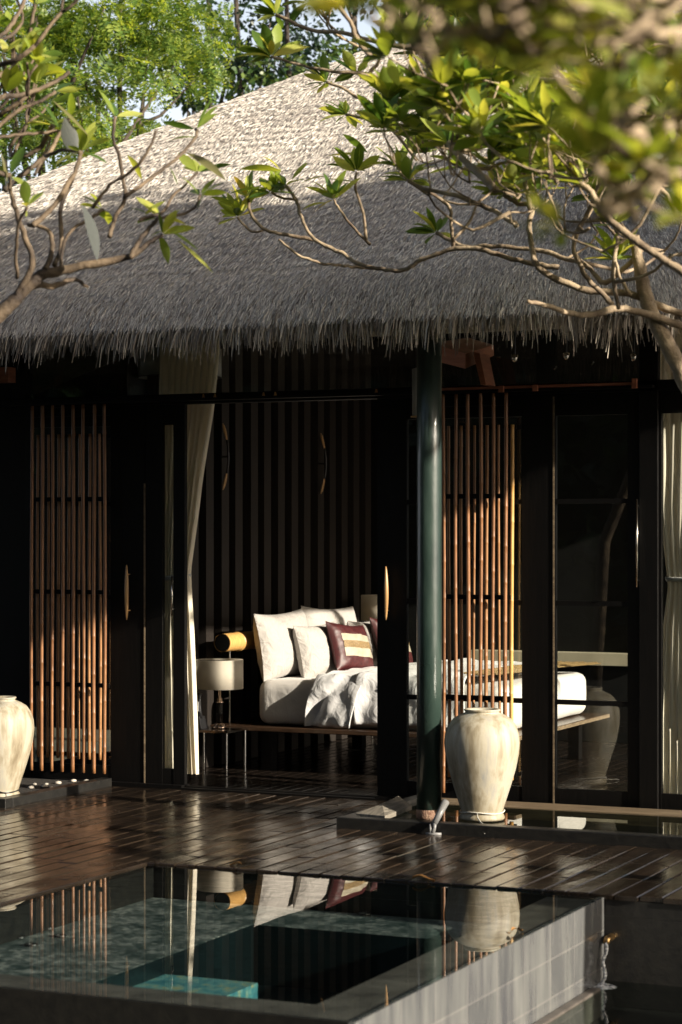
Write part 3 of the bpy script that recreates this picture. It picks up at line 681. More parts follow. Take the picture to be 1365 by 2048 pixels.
# ------------------------------------------------------------------ bed and bedding
BX0, BX1, BY0, BY1, BZ0, BZ1 = -1.92, .30, 1.45, 3.68, .385, .765
bed = empty('platform_bed', ((BX0+BX1)/2, (BY0+BY1)/2, 0), 'low wide bed with pale mattress on a dark glossy wooden platform', 'bed')
P(MB().box(-2.30, .44, 1.33, 3.86, .34, .38), 'platform', noisy('platform_wood', (.03, .018, .012), (.07, .04, .024), 5, .18, (1, 6, 6)), bed, bevel=.006)
P(MB().box(.4401, .446, 1.34, 3.85, .345, .375), 'edge_trim', 'sill', bed)
for (xx, yy) in ((-1.9, 1.5), (.2, 1.5), (-1.9, 3.4), (.2, 3.4), (-.9, 1.75)): P(MB().box(xx, xx+.1, yy, yy+.1, 0, .3399), 'leg', 'black_wood', bed)
def rounded_box(x0, x1, y0, y1, z0, z1, r, nx, ny, nz, wob=.0, seed=0):
    """box grid pulled to a rounded shape"""
    c = Vector(((x0+x1)/2, (y0+y1)/2, (z0+z1)/2)); h = Vector(((x1-x0)/2, (y1-y0)/2, (z1-z0)/2)); vs = []; idx = {}; fs = []
    def vid(i, j, k_):
        key = (i, j, k_)
        if key not in idx:
            q = Vector(((i/nx*2-1)*h.x, (j/ny*2-1)*h.y, (k_/nz*2-1)*h.z))
            inn = Vector([max(-(h[a]-r), min(h[a]-r, q[a])) for a in range(3)]); d = q-inn
            if d.length > 1e-9: q = inn + d.normalized()*min(r, max(abs(d.x), abs(d.y), abs(d.z))) if d.length > 0 else q
            nn = noise.noise((q+Vector((seed, 0, 0)))*3)*wob + noise.noise((q+Vector((seed, 0, 0)))*9)*wob*.3
            dd = d.normalized() if d.length > 1e-9 else Vector((0, 0, 1)); q = q+dd*nn
            idx[key] = len(vs); vs.append(tuple(c+q))
        return idx[key]
    for i in range(nx):
        for j in range(ny):
            for kk, fl in ((0, 0), (nz, 1)):
                q = [vid(i, j, kk), vid(i+1, j, kk), vid(i+1, j+1, kk), vid(i, j+1, kk)]; fs.append(tuple(q if fl else q[::-1]))
    for i in range(nx):
        for k_ in range(nz):
            for jj, fl in ((0, 1), (ny, 0)):
                q = [vid(i, jj, k_), vid(i+1, jj, k_), vid(i+1, jj, k_+1), vid(i, jj, k_+1)]; fs.append(tuple(q if fl else q[::-1]))
    for j in range(ny):
        for k_ in range(nz):
            for ii, fl in ((0, 0), (nx, 1)):
                q = [vid(ii, j, k_), vid(ii, j+1, k_), vid(ii, j+1, k_+1), vid(ii, j, k_+1)]; fs.append(tuple(q if fl else q[::-1]))
    m = MB(); m.v = vs; m.f = fs; return m
P(rounded_box(BX0, BX1, BY0, BY1, BZ0, BZ1, .09, 60, 48, 14, .008, 3), 'mattress', 'mattress', bed, smooth=True)
# duvet folded over the bed and hanging over its near side
def drape(x0, x1, ytop1, hang, name, mat, label, cat, seed=1, th=.02, skew=.0, WR_=1):
    nx, ns = 70, 90; vs = []; fs = []; ltop = ytop1-BY0+.01; tot = ltop+hang
    for i in range(nx+1):
        u_ = i/nx
        for j in range(ns+1):
            s_ = j/ns*tot; xx = x0+(x1-x0)*u_
            wr = noise.noise(Vector((xx*3.2, s_*3.2, seed)))*.035+noise.noise(Vector((xx*8, s_*5, seed+3)))*.018+(.022*abs(math.sin(xx*7+s_*5+2*noise.noise(Vector((xx*2, s_*2, seed))))))*WR_
            if s_ < ltop-.08: y_, z_ = ytop1-s_, BZ1+th+max(wr, -th*.6)+.012
            elif s_ < ltop+.06:
                a = (s_-ltop+.08)/.14*PI/2; y_ = BY0+.07-.09*math.sin(a)-wr*math.sin(a); z_ = BZ1+th-.09*(1-math.cos(a))+.012+max(wr, -th*.6)*math.cos(a)
            else:
                h_ = s_-ltop-.06; y_ = BY0-.02-wr*2.0-.012*math.sin(xx*11+seed)*min(1, h_*6)-.02*h_; z_ = BZ1+th-.078-h_
            xx += skew*max(0, s_-ltop)+.03*noise.noise(Vector((s_*2, u_*2, seed+8)))
            vs.append((xx, y_, z_))
    for i in range(nx):
        for j in range(ns): q = i*(ns+1)+j; fs.append((q, q+1, q+ns+2, q+ns+1))
    o = mesh_obj(name, vs, fs, mat, None, True); tag(o, label, cat)
    sm = o.modifiers.new('solid', 'SOLIDIFY'); sm.thickness = .014; sm.offset = 1
    return o
drape(-1.36, -.93, 3.5, .37, 'duvet', M['white_linen'], 'crumpled white duvet hanging over the near side of the bed, left of the door stile', 'duvet', 1, .02, -.25)
drape(-1.0, -.02, 3.6, .365, 'top_sheet', M['white_linen'], 'smooth white top sheet hanging beside the crumpled duvet, partly behind the door stile', 'sheet', 6, .045, .02, .2)
# woven runner across the foot
b = MB()
rr = random.Random(4)
for i in range(26):
    xx = -.12+.013*i; y0 = 1.52+rr.random()*.1; z_ = BZ1+.088
    b.tube([(xx+rr.uniform(-.03, .03), y0, z_+rr.random()*.01), (xx+.1+rr.uniform(-.03, .03), (y0+3.45)/2, z_+.01+rr.random()*.012), (xx+.25+rr.uniform(-.04, .04), 3.45, z_+rr.random()*.01)], .006, 5)
tag(b.build('bed_runner', M['gold_weave'], None, True), 'brown and gold woven runner lying across the foot of the bed', 'runner')

def pillow_mesh(w_, h_, t_, seed=0, n_=34):
    vs = []; fs = []
    for sgn in (1, -1):
        for i in range(n_+1):
            for j in range(n_+1):
                a = i/n_*2-1; c = j/n_*2-1
                pa = a*(1-.09*(1-c*c)); pc = c*(1-.10*(1-a*a))
                th_ = t_/2*max(0, (1-a**4)*(1-c**4))**.55*(1-.25*(a*a+c*c)/2)
                wn = noise.noise(Vector((a*2.4, c*2.4, seed+sgn)))*.014+abs(noise.noise(Vector((a*6, c*6, seed))))*.008
                vs.append((sgn*(th_+wn*(1-max(abs(a), abs(c))**6)), pa*w_/2, pc*h_/2))
    m_ = (n_+1)**2
    for i in range(n_):
        for j in range(n_):
            q = i*(n_+1)+j; fs.append((q, q+n_+1, q+n_+2, q+1)); q += m_; fs.append((q, q+1, q+n_+2, q+n_+1))
    m = MB(); m.v = vs; m.f = fs; return m
def pillow(x, y, z, w_, h_, t_, tilt, yaw, roll, label, mat, seed, cat='pillow', name='pillow'):
    o = pillow_mesh(w_, h_, t_, seed).build(name, mat, None, True)
    o.location = (x, y, z); o.rotation_euler = Matrix.Rotation(yaw, 3, 'Z').to_4x4().to_euler()
    o.matrix_world = Matrix.Translation((x, y, z)) @ Matrix.Rotation(yaw, 4, 'Z') @ Matrix.Rotation(-tilt, 4, 'Y') @ Matrix.Rotation(roll, 4, 'X')
    return tag(o, label, cat, 'pillows and cushions on the bed')
ZT = BZ1
pillow(-1.93, 2.00, ZT+.27, .98, .60, .27, R(9), 0, R(1), 'large white pillow leaning at the near left corner of the bed', M['pillow'], 1)
pillow(-1.96, 3.08, ZT+.27, 1.14, .62, .25, R(9), 0, R(-2), 'large white pillow at the back, far side of the bed head', M['pillow'], 5)
pillow(-1.69, 2.23, ZT+.21, .78, .50, .24, R(12), R(-3), R(1), 'medium white pillow leaning against the near large pillow', M['pillow'], 9)
pillow(-1.71, 3.34, ZT+.21, .78, .48, .24, R(12), R(2), R(-1), 'medium white pillow half hidden behind the striped cushion', M['pillow'], 13)
def cushion(x, y, z, yaw, label, seed):
    me = pillow_mesh(.60, .46, .17, seed, 36)
    root = empty('cushion', (x, y, z), label, 'cushion', 'pillows and cushions on the bed')
    root.matrix_world = Matrix.Translation((x, y, z)) @ Matrix.Rotation(yaw, 4, 'Z') @ Matrix.Rotation(-R(20), 4, 'Y') @ Matrix.Rotation(R(-6), 4, 'X')
    me.build('cover', M['maroon'], root, True)
    def band(z0, z1, y0, y1, mat, nm, off):
        v = []; f = []; nn = 20
        def surf(py, pz):
            a = py/.30; c = pz/.23
            for _ in range(3): a = py/.30/(1-.09*(1-c*c)); c = pz/.23/(1-.10*(1-a*a))
            a = max(-.999, min(.999, a)); c = max(-.999, min(.999, c))
            th_ = .085*max(0, (1-a**4)*(1-c**4))**.55*(1-.25*(a*a+c*c)/2)
            wn = noise.noise(Vector((a*2.4, c*2.4, seed+1)))*.014+abs(noise.noise(Vector((a*6, c*6, seed))))*.008
            return th_+wn*(1-max(abs(a), abs(c))**6)+off
        for i in range(nn+1):
            for j in range(9):
                py = y0+(y1-y0)*i/nn; pz = z0+(z1-z0)*j/8; v.append((surf(py, pz), py, pz))
        for i in range(nn):
            for j in range(8): q = i*9+j; f.append((q, q+9, q+10, q+1))
        mesh_obj(nm, v, f, mat, root, True)
    band(-.105, .10, -.20, .262, M['cream_silk'], 'cream_band', .003)
    band(-.028, .035, -.20, .262, M['gold_weave'], 'gold_stripe', .006)
cushion(-1.48, 2.42, ZT+.235, R(-8), 'maroon cushion with cream and gold bands in front of the white pillows', 3)
cushion(-1.50, 3.40, ZT+.235, R(-4), 'maroon banded cushion partly hidden behind the door stile', 7)

# bamboo roll at the bed head
hr = empty('bamboo_headrest', (-2.05, 1.1, .38), 'thick golden bamboo tube raised on a thin metal post beside the bed head', 'headrest')
b = MB(); prof = []
pts = []; rad = []
y = 1.28
while y < 3.9:
    pts.append((-2.16, y, 1.08)); rad.append(.078+(.007 if abs((y-1.28) % .36-.30) < .012 else 0)); y += .012
b.tube(pts, rad, 28, cap=False); 
b.tube([(-2.16, 1.282, 1.08), (-2.16, 3.86, 1.08)], .066, 28, cap=True)
P(b, 'bamboo_tube', 'bamboo_gold', hr, smooth=False)
P(MB().tube([(-2.16, 1.279, 1.08), (-2.16, 1.281, 1.08)], .069, 28), 'tube_end', 'dark_wall', hr)
for yy in (1.42, 3.2): P(MB().tube([(-2.16, yy, .38), (-2.16, yy, 1.01)], .008, 8), 'post', 'chrome', hr)

# side tables
def side_table(x0, x1, y0, y1, label):
    t = empty('side_table', ((x0+x1)/2, (y0+y1)/2, 0), label, 'side table', 'bedside tables')
    P(MB().box(x0, x1, y0, y1, .355, .37), 'table_top', noisy('table_top'+str(y0), (.015, .012, .01), (.03, .022, .016), 5, .12), t, bevel=.002)
    P(MB().box(x0, x1, y0-.004, y0-.0005, .352, .372).box(x1+.0005, x1+.004, y0, y1, .352, .372), 'metal_edge', 'chrome', t)
    for xx, yy in ((x0+.02, y0+.02), (x1-.02, y0+.02), (x0+.02, y1-.02), (x1-.02, y1-.02)): P(MB().tube([(xx, yy, 0), (xx, yy, .355)], .009, 8), 'leg', 'chrome', t)
side_table(-2.36, -1.93, .93, 1.31, 'low glossy side table with thin metal legs by the near end of the bed head')
side_table(-2.2, -1.82, 4.14, 4.54, 'low side table with thin metal legs at the far side of the bed')
def lamp(x, y, z, label):
    t = empty('table_lamp', (x, y, z), label, 'lamp', 'bedside lamps')
    b = MB().lathe([(.195, .335), (.198, .335), (.198, .578), (.195, .578)], 48)
    b.build('lamp_shade', M['lampshade'], t, True)
    MB().lathe([(.0, 0), (.058, 0), (.058, .018), (.048, .026), (.048, .040), (.026, .05), (.0, .052)], 28).build('base', M['lamp_metal'], t, True)
    MB().lathe([(.0, .052), (.026, .052), (.026, .125), (.030, .128), (.030, .134), (.026, .137), (.026, .215), (.0, .216)], 24).build('glass_stem', M['black_plastic'], t, True)
    MB().lathe([(.0, .216), (.036, .216), (.036, .224), (.022, .23), (.024, .252), (.012, .26), (.011, .335), (.0, .335)], 24).build('neck', M['lamp_metal'], t, True)
    MB().tube([(-.19, 0, .57), (.19, 0, .57)], .003, 5).tube([(0, 0, .335), (0, 0, .57)], .005, 6).build('shade_frame', M['dark_metal'], t)
lamp(-2.11, 1.14, .37, 'linen drum lamp standing on the low table left of the bed')
lamp(-2.0, 4.33, .83, 'pale drum lamp behind the far pillows, beside the door stile')
tbl2 = P(MB().box(-2.18, -1.84, 4.16, 4.52, .371, .829), 'drawer_box', 'black_wood', [o for o in bpy.data.objects if o.name.startswith('side_table')][1])
ph = empty('telephone', (-2.28, 1.05, .37), 'black bedside telephone with upright handset behind the lamp', 'telephone')
P(MB().add([(-2.33, .98, .371), (-2.20, .98, .371), (-2.20, 1.12, .371), (-2.33, 1.12, .371), (-2.31, 1.0, .42), (-2.23, 1.0, .48), (-2.23, 1.10, .48), (-2.31, 1.10, .42)],
     [(0,3,2,1), (4,5,6,7), (0,1,5,4), (1,2,6,5), (2,3,7,6), (3,0,4,7)]), 'base', 'black_plastic', ph, bevel=.004)
P(MB().tube([(-2.235, 1.03, .46), (-2.245, 1.03, .55), (-2.25, 1.03, .64), (-2.24, 1.03, .67)], [.022, .017, .018, .024], 10), 'handset', 'black_plastic', ph, smooth=True)
P(MB().tube([(-2.245, 1.006, .52), (-2.247, 1.006, .60)], .010, 6), 'keypad', 'grey_plastic', ph)
tag(MB().tube([(-2.32, .95, .52), (-2.335, .93, .48), (-2.34, .92, .37), (-2.34, .90, .25), (-2.33, .91, .16), (-2.36, .93, .13), (-2.40, .9, .19), (-2.44, .93, .24)], .004, 6).build('power_cord', M['cord'], None, True), 'white cable looping down from the bedside table', 'cable')

# carved bow hooks on the slatted wall
for i, (y_, lab) in enumerate(((1.72, 'bronze tipped bow shaped wall hook next to the curtain'), (3.75, 'bronze tipped bow shaped wall hook above the bed pillows'))):
    t = empty('wall_hook', (-2.40, y_, 2.67), lab, 'wall hook', 'bow shaped hooks on the slatted wall')
    def bow(a0, a1, nn=9):
        return [((.02+.055*math.cos(a*PI/2)) if True else 0, .0, .29*a) for a in [a0+(a1-a0)*k_/(nn-1) for k_ in range(nn)]]
    MB().tube(bow(-.5, .5), [.010]*9, 8).build('grip', M['dark_metal'], t, True)
    for s_ in (1, -1):
        pts = bow(.5*s_, 1.0*s_); rad = [.012, .015, .018, .02, .021, .021, .019, .014, .004]
        MB().tube(pts, rad, 8, True, .55).build('tip', M['handle_wood'], t, True)
    MB().tube([(0, 0, 0), (.075, 0, 0)], .008, 6).build('peg', M['dark_metal'], t)

# drum pendant, hanging tube light
pd = empty('drum_pendant', (-2.16, .62, 3.27), 'wide dark drum pendant hanging in front of the curtain top', 'pendant lamp')
b = MB().lathe([(.335, 0), (.34, 0), (.34, .235), (.335, .235)], 56); b.build('drum_shade', M['pewter'], pd, True)
MB().lathe([(.333, .0), (.343, .0), (.343, .008), (.333, .008)], 56).build('rim', M['dark_metal'], pd, True)
MB().tube([(0, 0, .2), (0, 0, .72)], .006, 6).build('cord', M['dark_metal'], pd)
pd.location = (-2.17, .55, 3.27)
pl = empty('tube_pendant', (.305, -.42, 2.85), 'slim grey tube light with bronze lower rim hanging by the green column', 'pendant lamp')
MB().lathe([(.0, .01), (.03, .01), (.031, .35), (.0, .36)], 20).build('tube', M['pewter'], pl, True)
MB().lathe([(.0, .0), (.042, .0), (.042, .009), (.031, .0101)], 20).build('rim', M['brass'], pl, True)
MB().tube([(0, 0, .36), (0, 0, .9)], .004, 6).build('cord', M['dark_metal'], pl)

# ------------------------------------------------------------------ vases
def vase(x, y, z, rot, label, s=1.0):
    t = empty('vase', (x, y, z), label, 'vase', 'tall glazed jars')
    prof = [(.0, 0), (.150, 0), (.157, .012), (.150, .03), (.140, .045), (.146, .07), (.168, .14), (.200, .24), (.232, .35), (.252, .45), (.258, .52),
            (.252, .58), (.232, .64), (.198, .685), (.160, .708), (.128, .722), (.112, .730), (.120, .737), (.126, .746), (.120, .752), (.100, .746), (.094, .72), (.12, .66), (.0, .60)]
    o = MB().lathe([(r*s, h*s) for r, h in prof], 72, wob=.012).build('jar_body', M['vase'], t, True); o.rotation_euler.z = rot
    pts = []
    for i in range(33):
        a = 2*PI*i/32; pts.append((.152*math.cos(a), .152*math.sin(a), .055+.006*math.sin(a*3)))
    c = MB().tube(pts, .005, 6, False)
    c.tube([(.02, -.152, .055), (.04, -.19, .03), (.09, -.26, .01), (.14, -.33, .005), (.19, -.46, -.035)] if rot < 1 else [(.03, -.152, .055), (.09, -.17, .07), (.16, -.16, .05), (.19, -.2, .0), (.14, -.24, -.02)], .0045, 6)
    c.build('tied_cord', M['cord' if rot < 1 else 'dark_metal'], t, True)
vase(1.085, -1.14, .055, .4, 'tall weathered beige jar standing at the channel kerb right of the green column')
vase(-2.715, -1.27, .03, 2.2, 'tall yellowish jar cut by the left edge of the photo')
# spotlight at the kerb
sp = empty('ground_spotlight', (.93, -1.63, 0), 'small grey ground spotlight leaning against the kerb between column and jar', 'spotlight')
MB().tube([(0, 0, .075), (.035, .12, .21)], [.020, .026], 16).build('housing', M['grey_plastic'], sp, True)
MB().tube([(-.01, -.01, .01), (0, 0, .045), (0, .005, .08)], [.018, .012, .016], 10).tube([(-.05, -.03, .006), (.05, .0, .006)], .012, 6).tube([(-.02, -.02, .01), (-.03, 0, .07)], .008, 6).build('bracket', M['grey_plastic'], sp, True)
# wooden board
q = []
for (px, py, z_) in ((765, 1607, .13), (797, 1592, .13), (824, 1611, .09), (770, 1632, .085), (713, 1627, .08)):
    d = ray(px, py); t_ = (z_-2)/d.z; q.append(CAM+d*t_)
b = MB(); vs = [tuple(p_) for p_ in q]+[(p_.x, p_.y, p_.z-.03) for p_ in q]
b.add(vs, [(4, 3, 2, 1, 0), (5, 6, 7, 8, 9), (0, 1, 6, 5), (1, 2, 7, 6), (2, 3, 8, 7), (3, 4, 9, 8), (4, 0, 5, 9)])
tag(b.build('wooden_board', M['board']), 'weathered grey board laid across the kerb corner left of the green column', 'board')

# pebbles and fallen leaves
rr = random.Random(12)
desc = ['under the left outer bamboo poles', 'close to the kerb front']
proto = None
for i in range(12):
    px, py = 64+i*11+rr.uniform(-6, 6), 1566+rr.uniform(-4, 16)-i*.8
    d = ray(px, py); t_ = (.035-2)/d.z; p_ = CAM+d*t_
    if p_.x > -2.58: p_.x = -2.6
    vs = []; m = MB().lathe([(.0, -.01), (.016, -.008), (.024, .0), (.019, .011), (.0, .016)], 9, wob=.35) if proto is None else None
    if proto is None: proto = o = m.build('pebble', M['pebble'], None, True)
    else: o = proto.copy(); sc.collection.objects.link(o)
    s_ = rr.uniform(.6, 1.2); o.location = p_; o.scale = (s_*1.2, s_, s_); o.rotation_euler.z = rr.random()*6
    tag(o, 'small pale pebble lying on dark soil beside the left jar', 'pebble', 'pebbles on the dark bed')
for i, (px, py, z_, sx, lab) in enumerate([(932, 1733-6, .006, 1.3, 'curled yellow fallen leaf on the deck edge above the pool'), (1035, 1862, WZ+.008, .9, 'fallen yellow leaf stuck at the pool rim below the jar reflection'), (1018, 1868, WZ+.008, .6, 'tiny brown fallen leaf floating at the pool rim'), (468, 1735-4, .006, .9, 'small brown leaf on the far pool edge near the curtain reflection')]):
    d = ray(px, py); t_ = (z_-2)/d.z; p_ = CAM+d*t_
    if i in (0, 3): p_.y = DY+.03+.02*i
    m = MB(); nn = 9
    vs = []; fs = []
    for a in range(nn):
        f_ = a/(nn-1); hw = .02*math.sin(PI*f_)**.8+.0008
        for s_ in (-1, 0, 1): vs.append(((f_-.5)*.10, s_*hw, .010*math.sin(f_*5)+(.008 if s_ else 0)+.004))
    for a in range(nn-1):
        for s_ in (0, 1): k_ = a*3+s_; fs.append((k_, k_+3, k_+4, k_+1))
    o = mesh_obj('fallen_leaf', vs, fs, M['leaf_fallen'], None, True); o.location = p_; o.scale = (sx, sx, sx); o.rotation_euler.z = .3+i*.9
    tag(o, lab, 'leaf')

# ------------------------------------------------------------------ foliage builders
def big_leaves(centres, dirs, size, wid=.17, seed=0, curl=.25):
    """frangipani style leaves: 6 stations along a bent midrib, folded; one island each"""
    g = np.random.default_rng(seed); n_ = len(centres); S = 7
    d = dirs/np.linalg.norm(dirs, axis=1, keepdims=True)
    up = np.array([0, 0, 1.0])+g.normal(0, .35, (n_, 3)); s_ = np.cross(d, up); s_ /= np.linalg.norm(s_, axis=1, keepdims=True); nrm = np.cross(s_, d)
    Ls = size[:, None]; st = np.linspace(0, 1, S); hw = np.array([.06, .55, .88, 1.0, .92, .6, .04])
    cu = g.uniform(-.1, curl*2, n_)[:, None]; V = []
    for k_ in range(S):
        f = st[k_]; c = centres + d*Ls*f - nrm*cu*Ls*f*f*.5
        h_ = wid*Ls*hw[k_]; fold = .25*h_
        V += [c+s_*h_+nrm*fold, c, c-s_*h_+nrm*fold]
    V = np.stack(V, 1).reshape(-1, 3); i0 = np.arange(n_)*S*3; F = []
    for k_ in range(S-1):
        for a in (0, 1): F.append(np.stack([i0+k_*3+a, i0+k_*3+3+a, i0+k_*3+4+a, i0+k_*3+1+a], 1))
    return V, np.concatenate(F)
def small_leaves(C, D, size, wid=.28, seed=0):
    g = np.random.default_rng(seed); n_ = len(C)
    D = D/np.linalg.norm(D, axis=1, keepdims=True); s_ = np.cross(D, g.normal(0, 1, (n_, 3))); s_ /= np.linalg.norm(s_, axis=1, keepdims=True)
    L_ = size[:, None]
    V = np.stack([C, C+D*L_*.5+s_*L_*wid, C+D*L_, C+D*L_*.5-s_*L_*wid], 1).reshape(-1, 3)
    return V, np.arange(n_*4).reshape(-1, 4)
def fronds(C, D, length, seed=0, pairs=8):
    """pinnate fronds of small leaflets"""
    g = np.random.default_rng(seed); n_ = len(C); D = D/np.linalg.norm(D, axis=1, keepdims=True)
    s_ = np.cross(D, np.array([0, 0, 1.0])+g.normal(0, .5, (n_, 3))); s_ /= np.linalg.norm(s_, axis=1, keepdims=True)
    VV = []
    for k_ in range(pairs):
        f = (k_+.6)/pairs
        for sg in (1, -1):
            b_ = C+D*length[:, None]*f+np.array([0, 0, -.25])*length[:, None]*f*f; l_ = length[:, None]*(.30*math.sin(PI*min(.95, f*.8+.15)))
            dd = s_*sg+D*.35+g.normal(0, .12, (n_, 3)); wv = D*l_*.22
            VV.append(np.stack([b_, b_+dd*l_*.5+wv, b_+dd*l_, b_+dd*l_*.5-wv], 1))
    V = np.stack(VV, 1).reshape(-1, 3); return V, np.arange(len(V)).reshape(-1, 4)

# ------------------------------------------------------------------ frangipani trees in front of the roof
class Plumeria:
    def __init__(s, seed): s.g = random.Random(seed); s.mb = MB(); s.tips = []; s.seed = seed; s.nodes = []
    def stroke(s, pts, w0, w1, d0, d1=None, conv=None, tip=True, knob=True):
        """pts traced in photo pixels, at distance d0..d1 (m); widths in px"""
        d1 = d0 if d1 is None else d1; n_ = len(pts)-1; P3 = []; Rd = []
        # catmull-rom through the points
        A = [(p[0], p[1]) for p in pts]; A = [A[0]]+A+[A[-1]]
        for i in range(1, len(A)-2):
            for q in range(5 if i < len(A)-3 else 6):
                t = q/5; p0, p1, p2, p3 = A[i-1], A[i], A[i+1], A[i+2]
                c = [.5*((2*p1[k])+(-p0[k]+p2[k])*t+(2*p0[k]-5*p1[k]+4*p2[k]-p3[k])*t*t+(-p0[k]+3*p1[k]-3*p2[k]+p3[k])*t**3) for k in (0, 1)]
                f = (i-1+t)/n_; d = d0+(d1-d0)*f; P3.append(at(c[0], c[1], d)+Vector((s.g.uniform(-.004, .004), 0, s.g.uniform(-.004, .004))))
                Rd.append((w0+(w1-w0)*f)/2*d/FPX*(1+.10*s.g.uniform(-1, 1)))
        if tip and knob: Rd[-1] *= 1.2
        s.mb.tube(P3, Rd, 8); s.nodes += P3
        if tip: s.tips.append((P3[-1], (P3[-1]-P3[-3]).normalized()))
        return P3
    def grow(s, p, d, r, lvl, ln=.35, leafy=1.0, cap=None):
        """forking blunt branches"""
        g = s.g; pts = [p]; rad = [r]; q = p.copy(); dd = d.copy()
        for i in range(4):
            dd = (dd+Vector((g.uniform(-.3, .3), g.uniform(-.3, .3), g.uniform(-.06, .3)))).normalized(); q = q+dd*ln/4; pts.append(q.copy()); rad.append(r*(1-.22*(i+1)/4))
        s.mb.tube(pts, rad, 7)
        if lvl == 0: s.tips.append((q, dd)); return
        for k_ in range(2 if g.random() < .75 else 3):
            v = Vector((g.uniform(-1, 1), g.uniform(-1, 1), g.uniform(-.2, .8)))*.85
            s.grow(q, (dd+v).normalized(), r*.76, lvl-1, ln*.85)
    def sprout(s, p, d, r, lvl, ln):
        q = min(s.nodes, key=lambda n_: (n_-p).length); m_ = (q+p)/2+Vector((s.g.uniform(-.04, .04), s.g.uniform(-.04, .04), -.12*(q-p).length))
        s.mb.tube([q, q*.5+m_*.5, m_, m_*.5+p*.5+Vector((0, 0, -.02)), p], [r*1.5, r*1.4, r*1.3, r*1.15, r], 7); s.nodes.append(p.copy())
        s.grow(p, d, r, lvl, ln)
    def finish(s, label, name='frangipani_tree', mat='leaf_frangipani', nl=(5, 9), size=(.13, .24), drop=.15, extra=None, bark='bark_pale'):
        root = empty(name, tuple(s.base), label, 'tree')
        o = s.mb.build('trunk', M[bark], None, True); o.parent = root; o.location = -root.location
        C = []; D = []; Z = []; g = s.g
        for p, d in s.tips:
            if g.random() < drop: continue
            for k_ in range(g.randint(*nl)):
                v = Vector((g.uniform(-1, 1), g.uniform(-1, 1), g.uniform(-.35, .75))).normalized()
                dd = (v+d*.6).normalized(); C.append(tuple(p+dd*.012)); D.append(tuple(dd)); Z.append(g.uniform(*size))
        if extra:
            for p, d, z in extra: C.append(p); D.append(d); Z.append(z)
        V, F = big_leaves(np.array(C), np.array(D), np.array(Z), seed=s.seed)
        o = np_obj('crown', V, F, M[mat], root, True); o.location = -root.location
        return root
c1 = lambda L_: [(x/2, y/2) for x, y in L_]; c2 = lambda L_: [(683+x/2, y/2) for x, y in L_]
T = Plumeria(5); dm = 12.2
tr = T.stroke([(1560, 1330), (1450, 900), (1385, 790), (1345, 705), (1303, 625), (1290, 585), (1278, 525), (1268, 470)], 44, 22, dm, tip=False)
T.base = at(1620, 1600, dm); T.base.z = -.75
T.mb.tube([T.base, T.base+Vector((-.02, 0, .5)), at(1560, 1330, dm)], [.085, .07, 44/2*dm/FPX], 10)
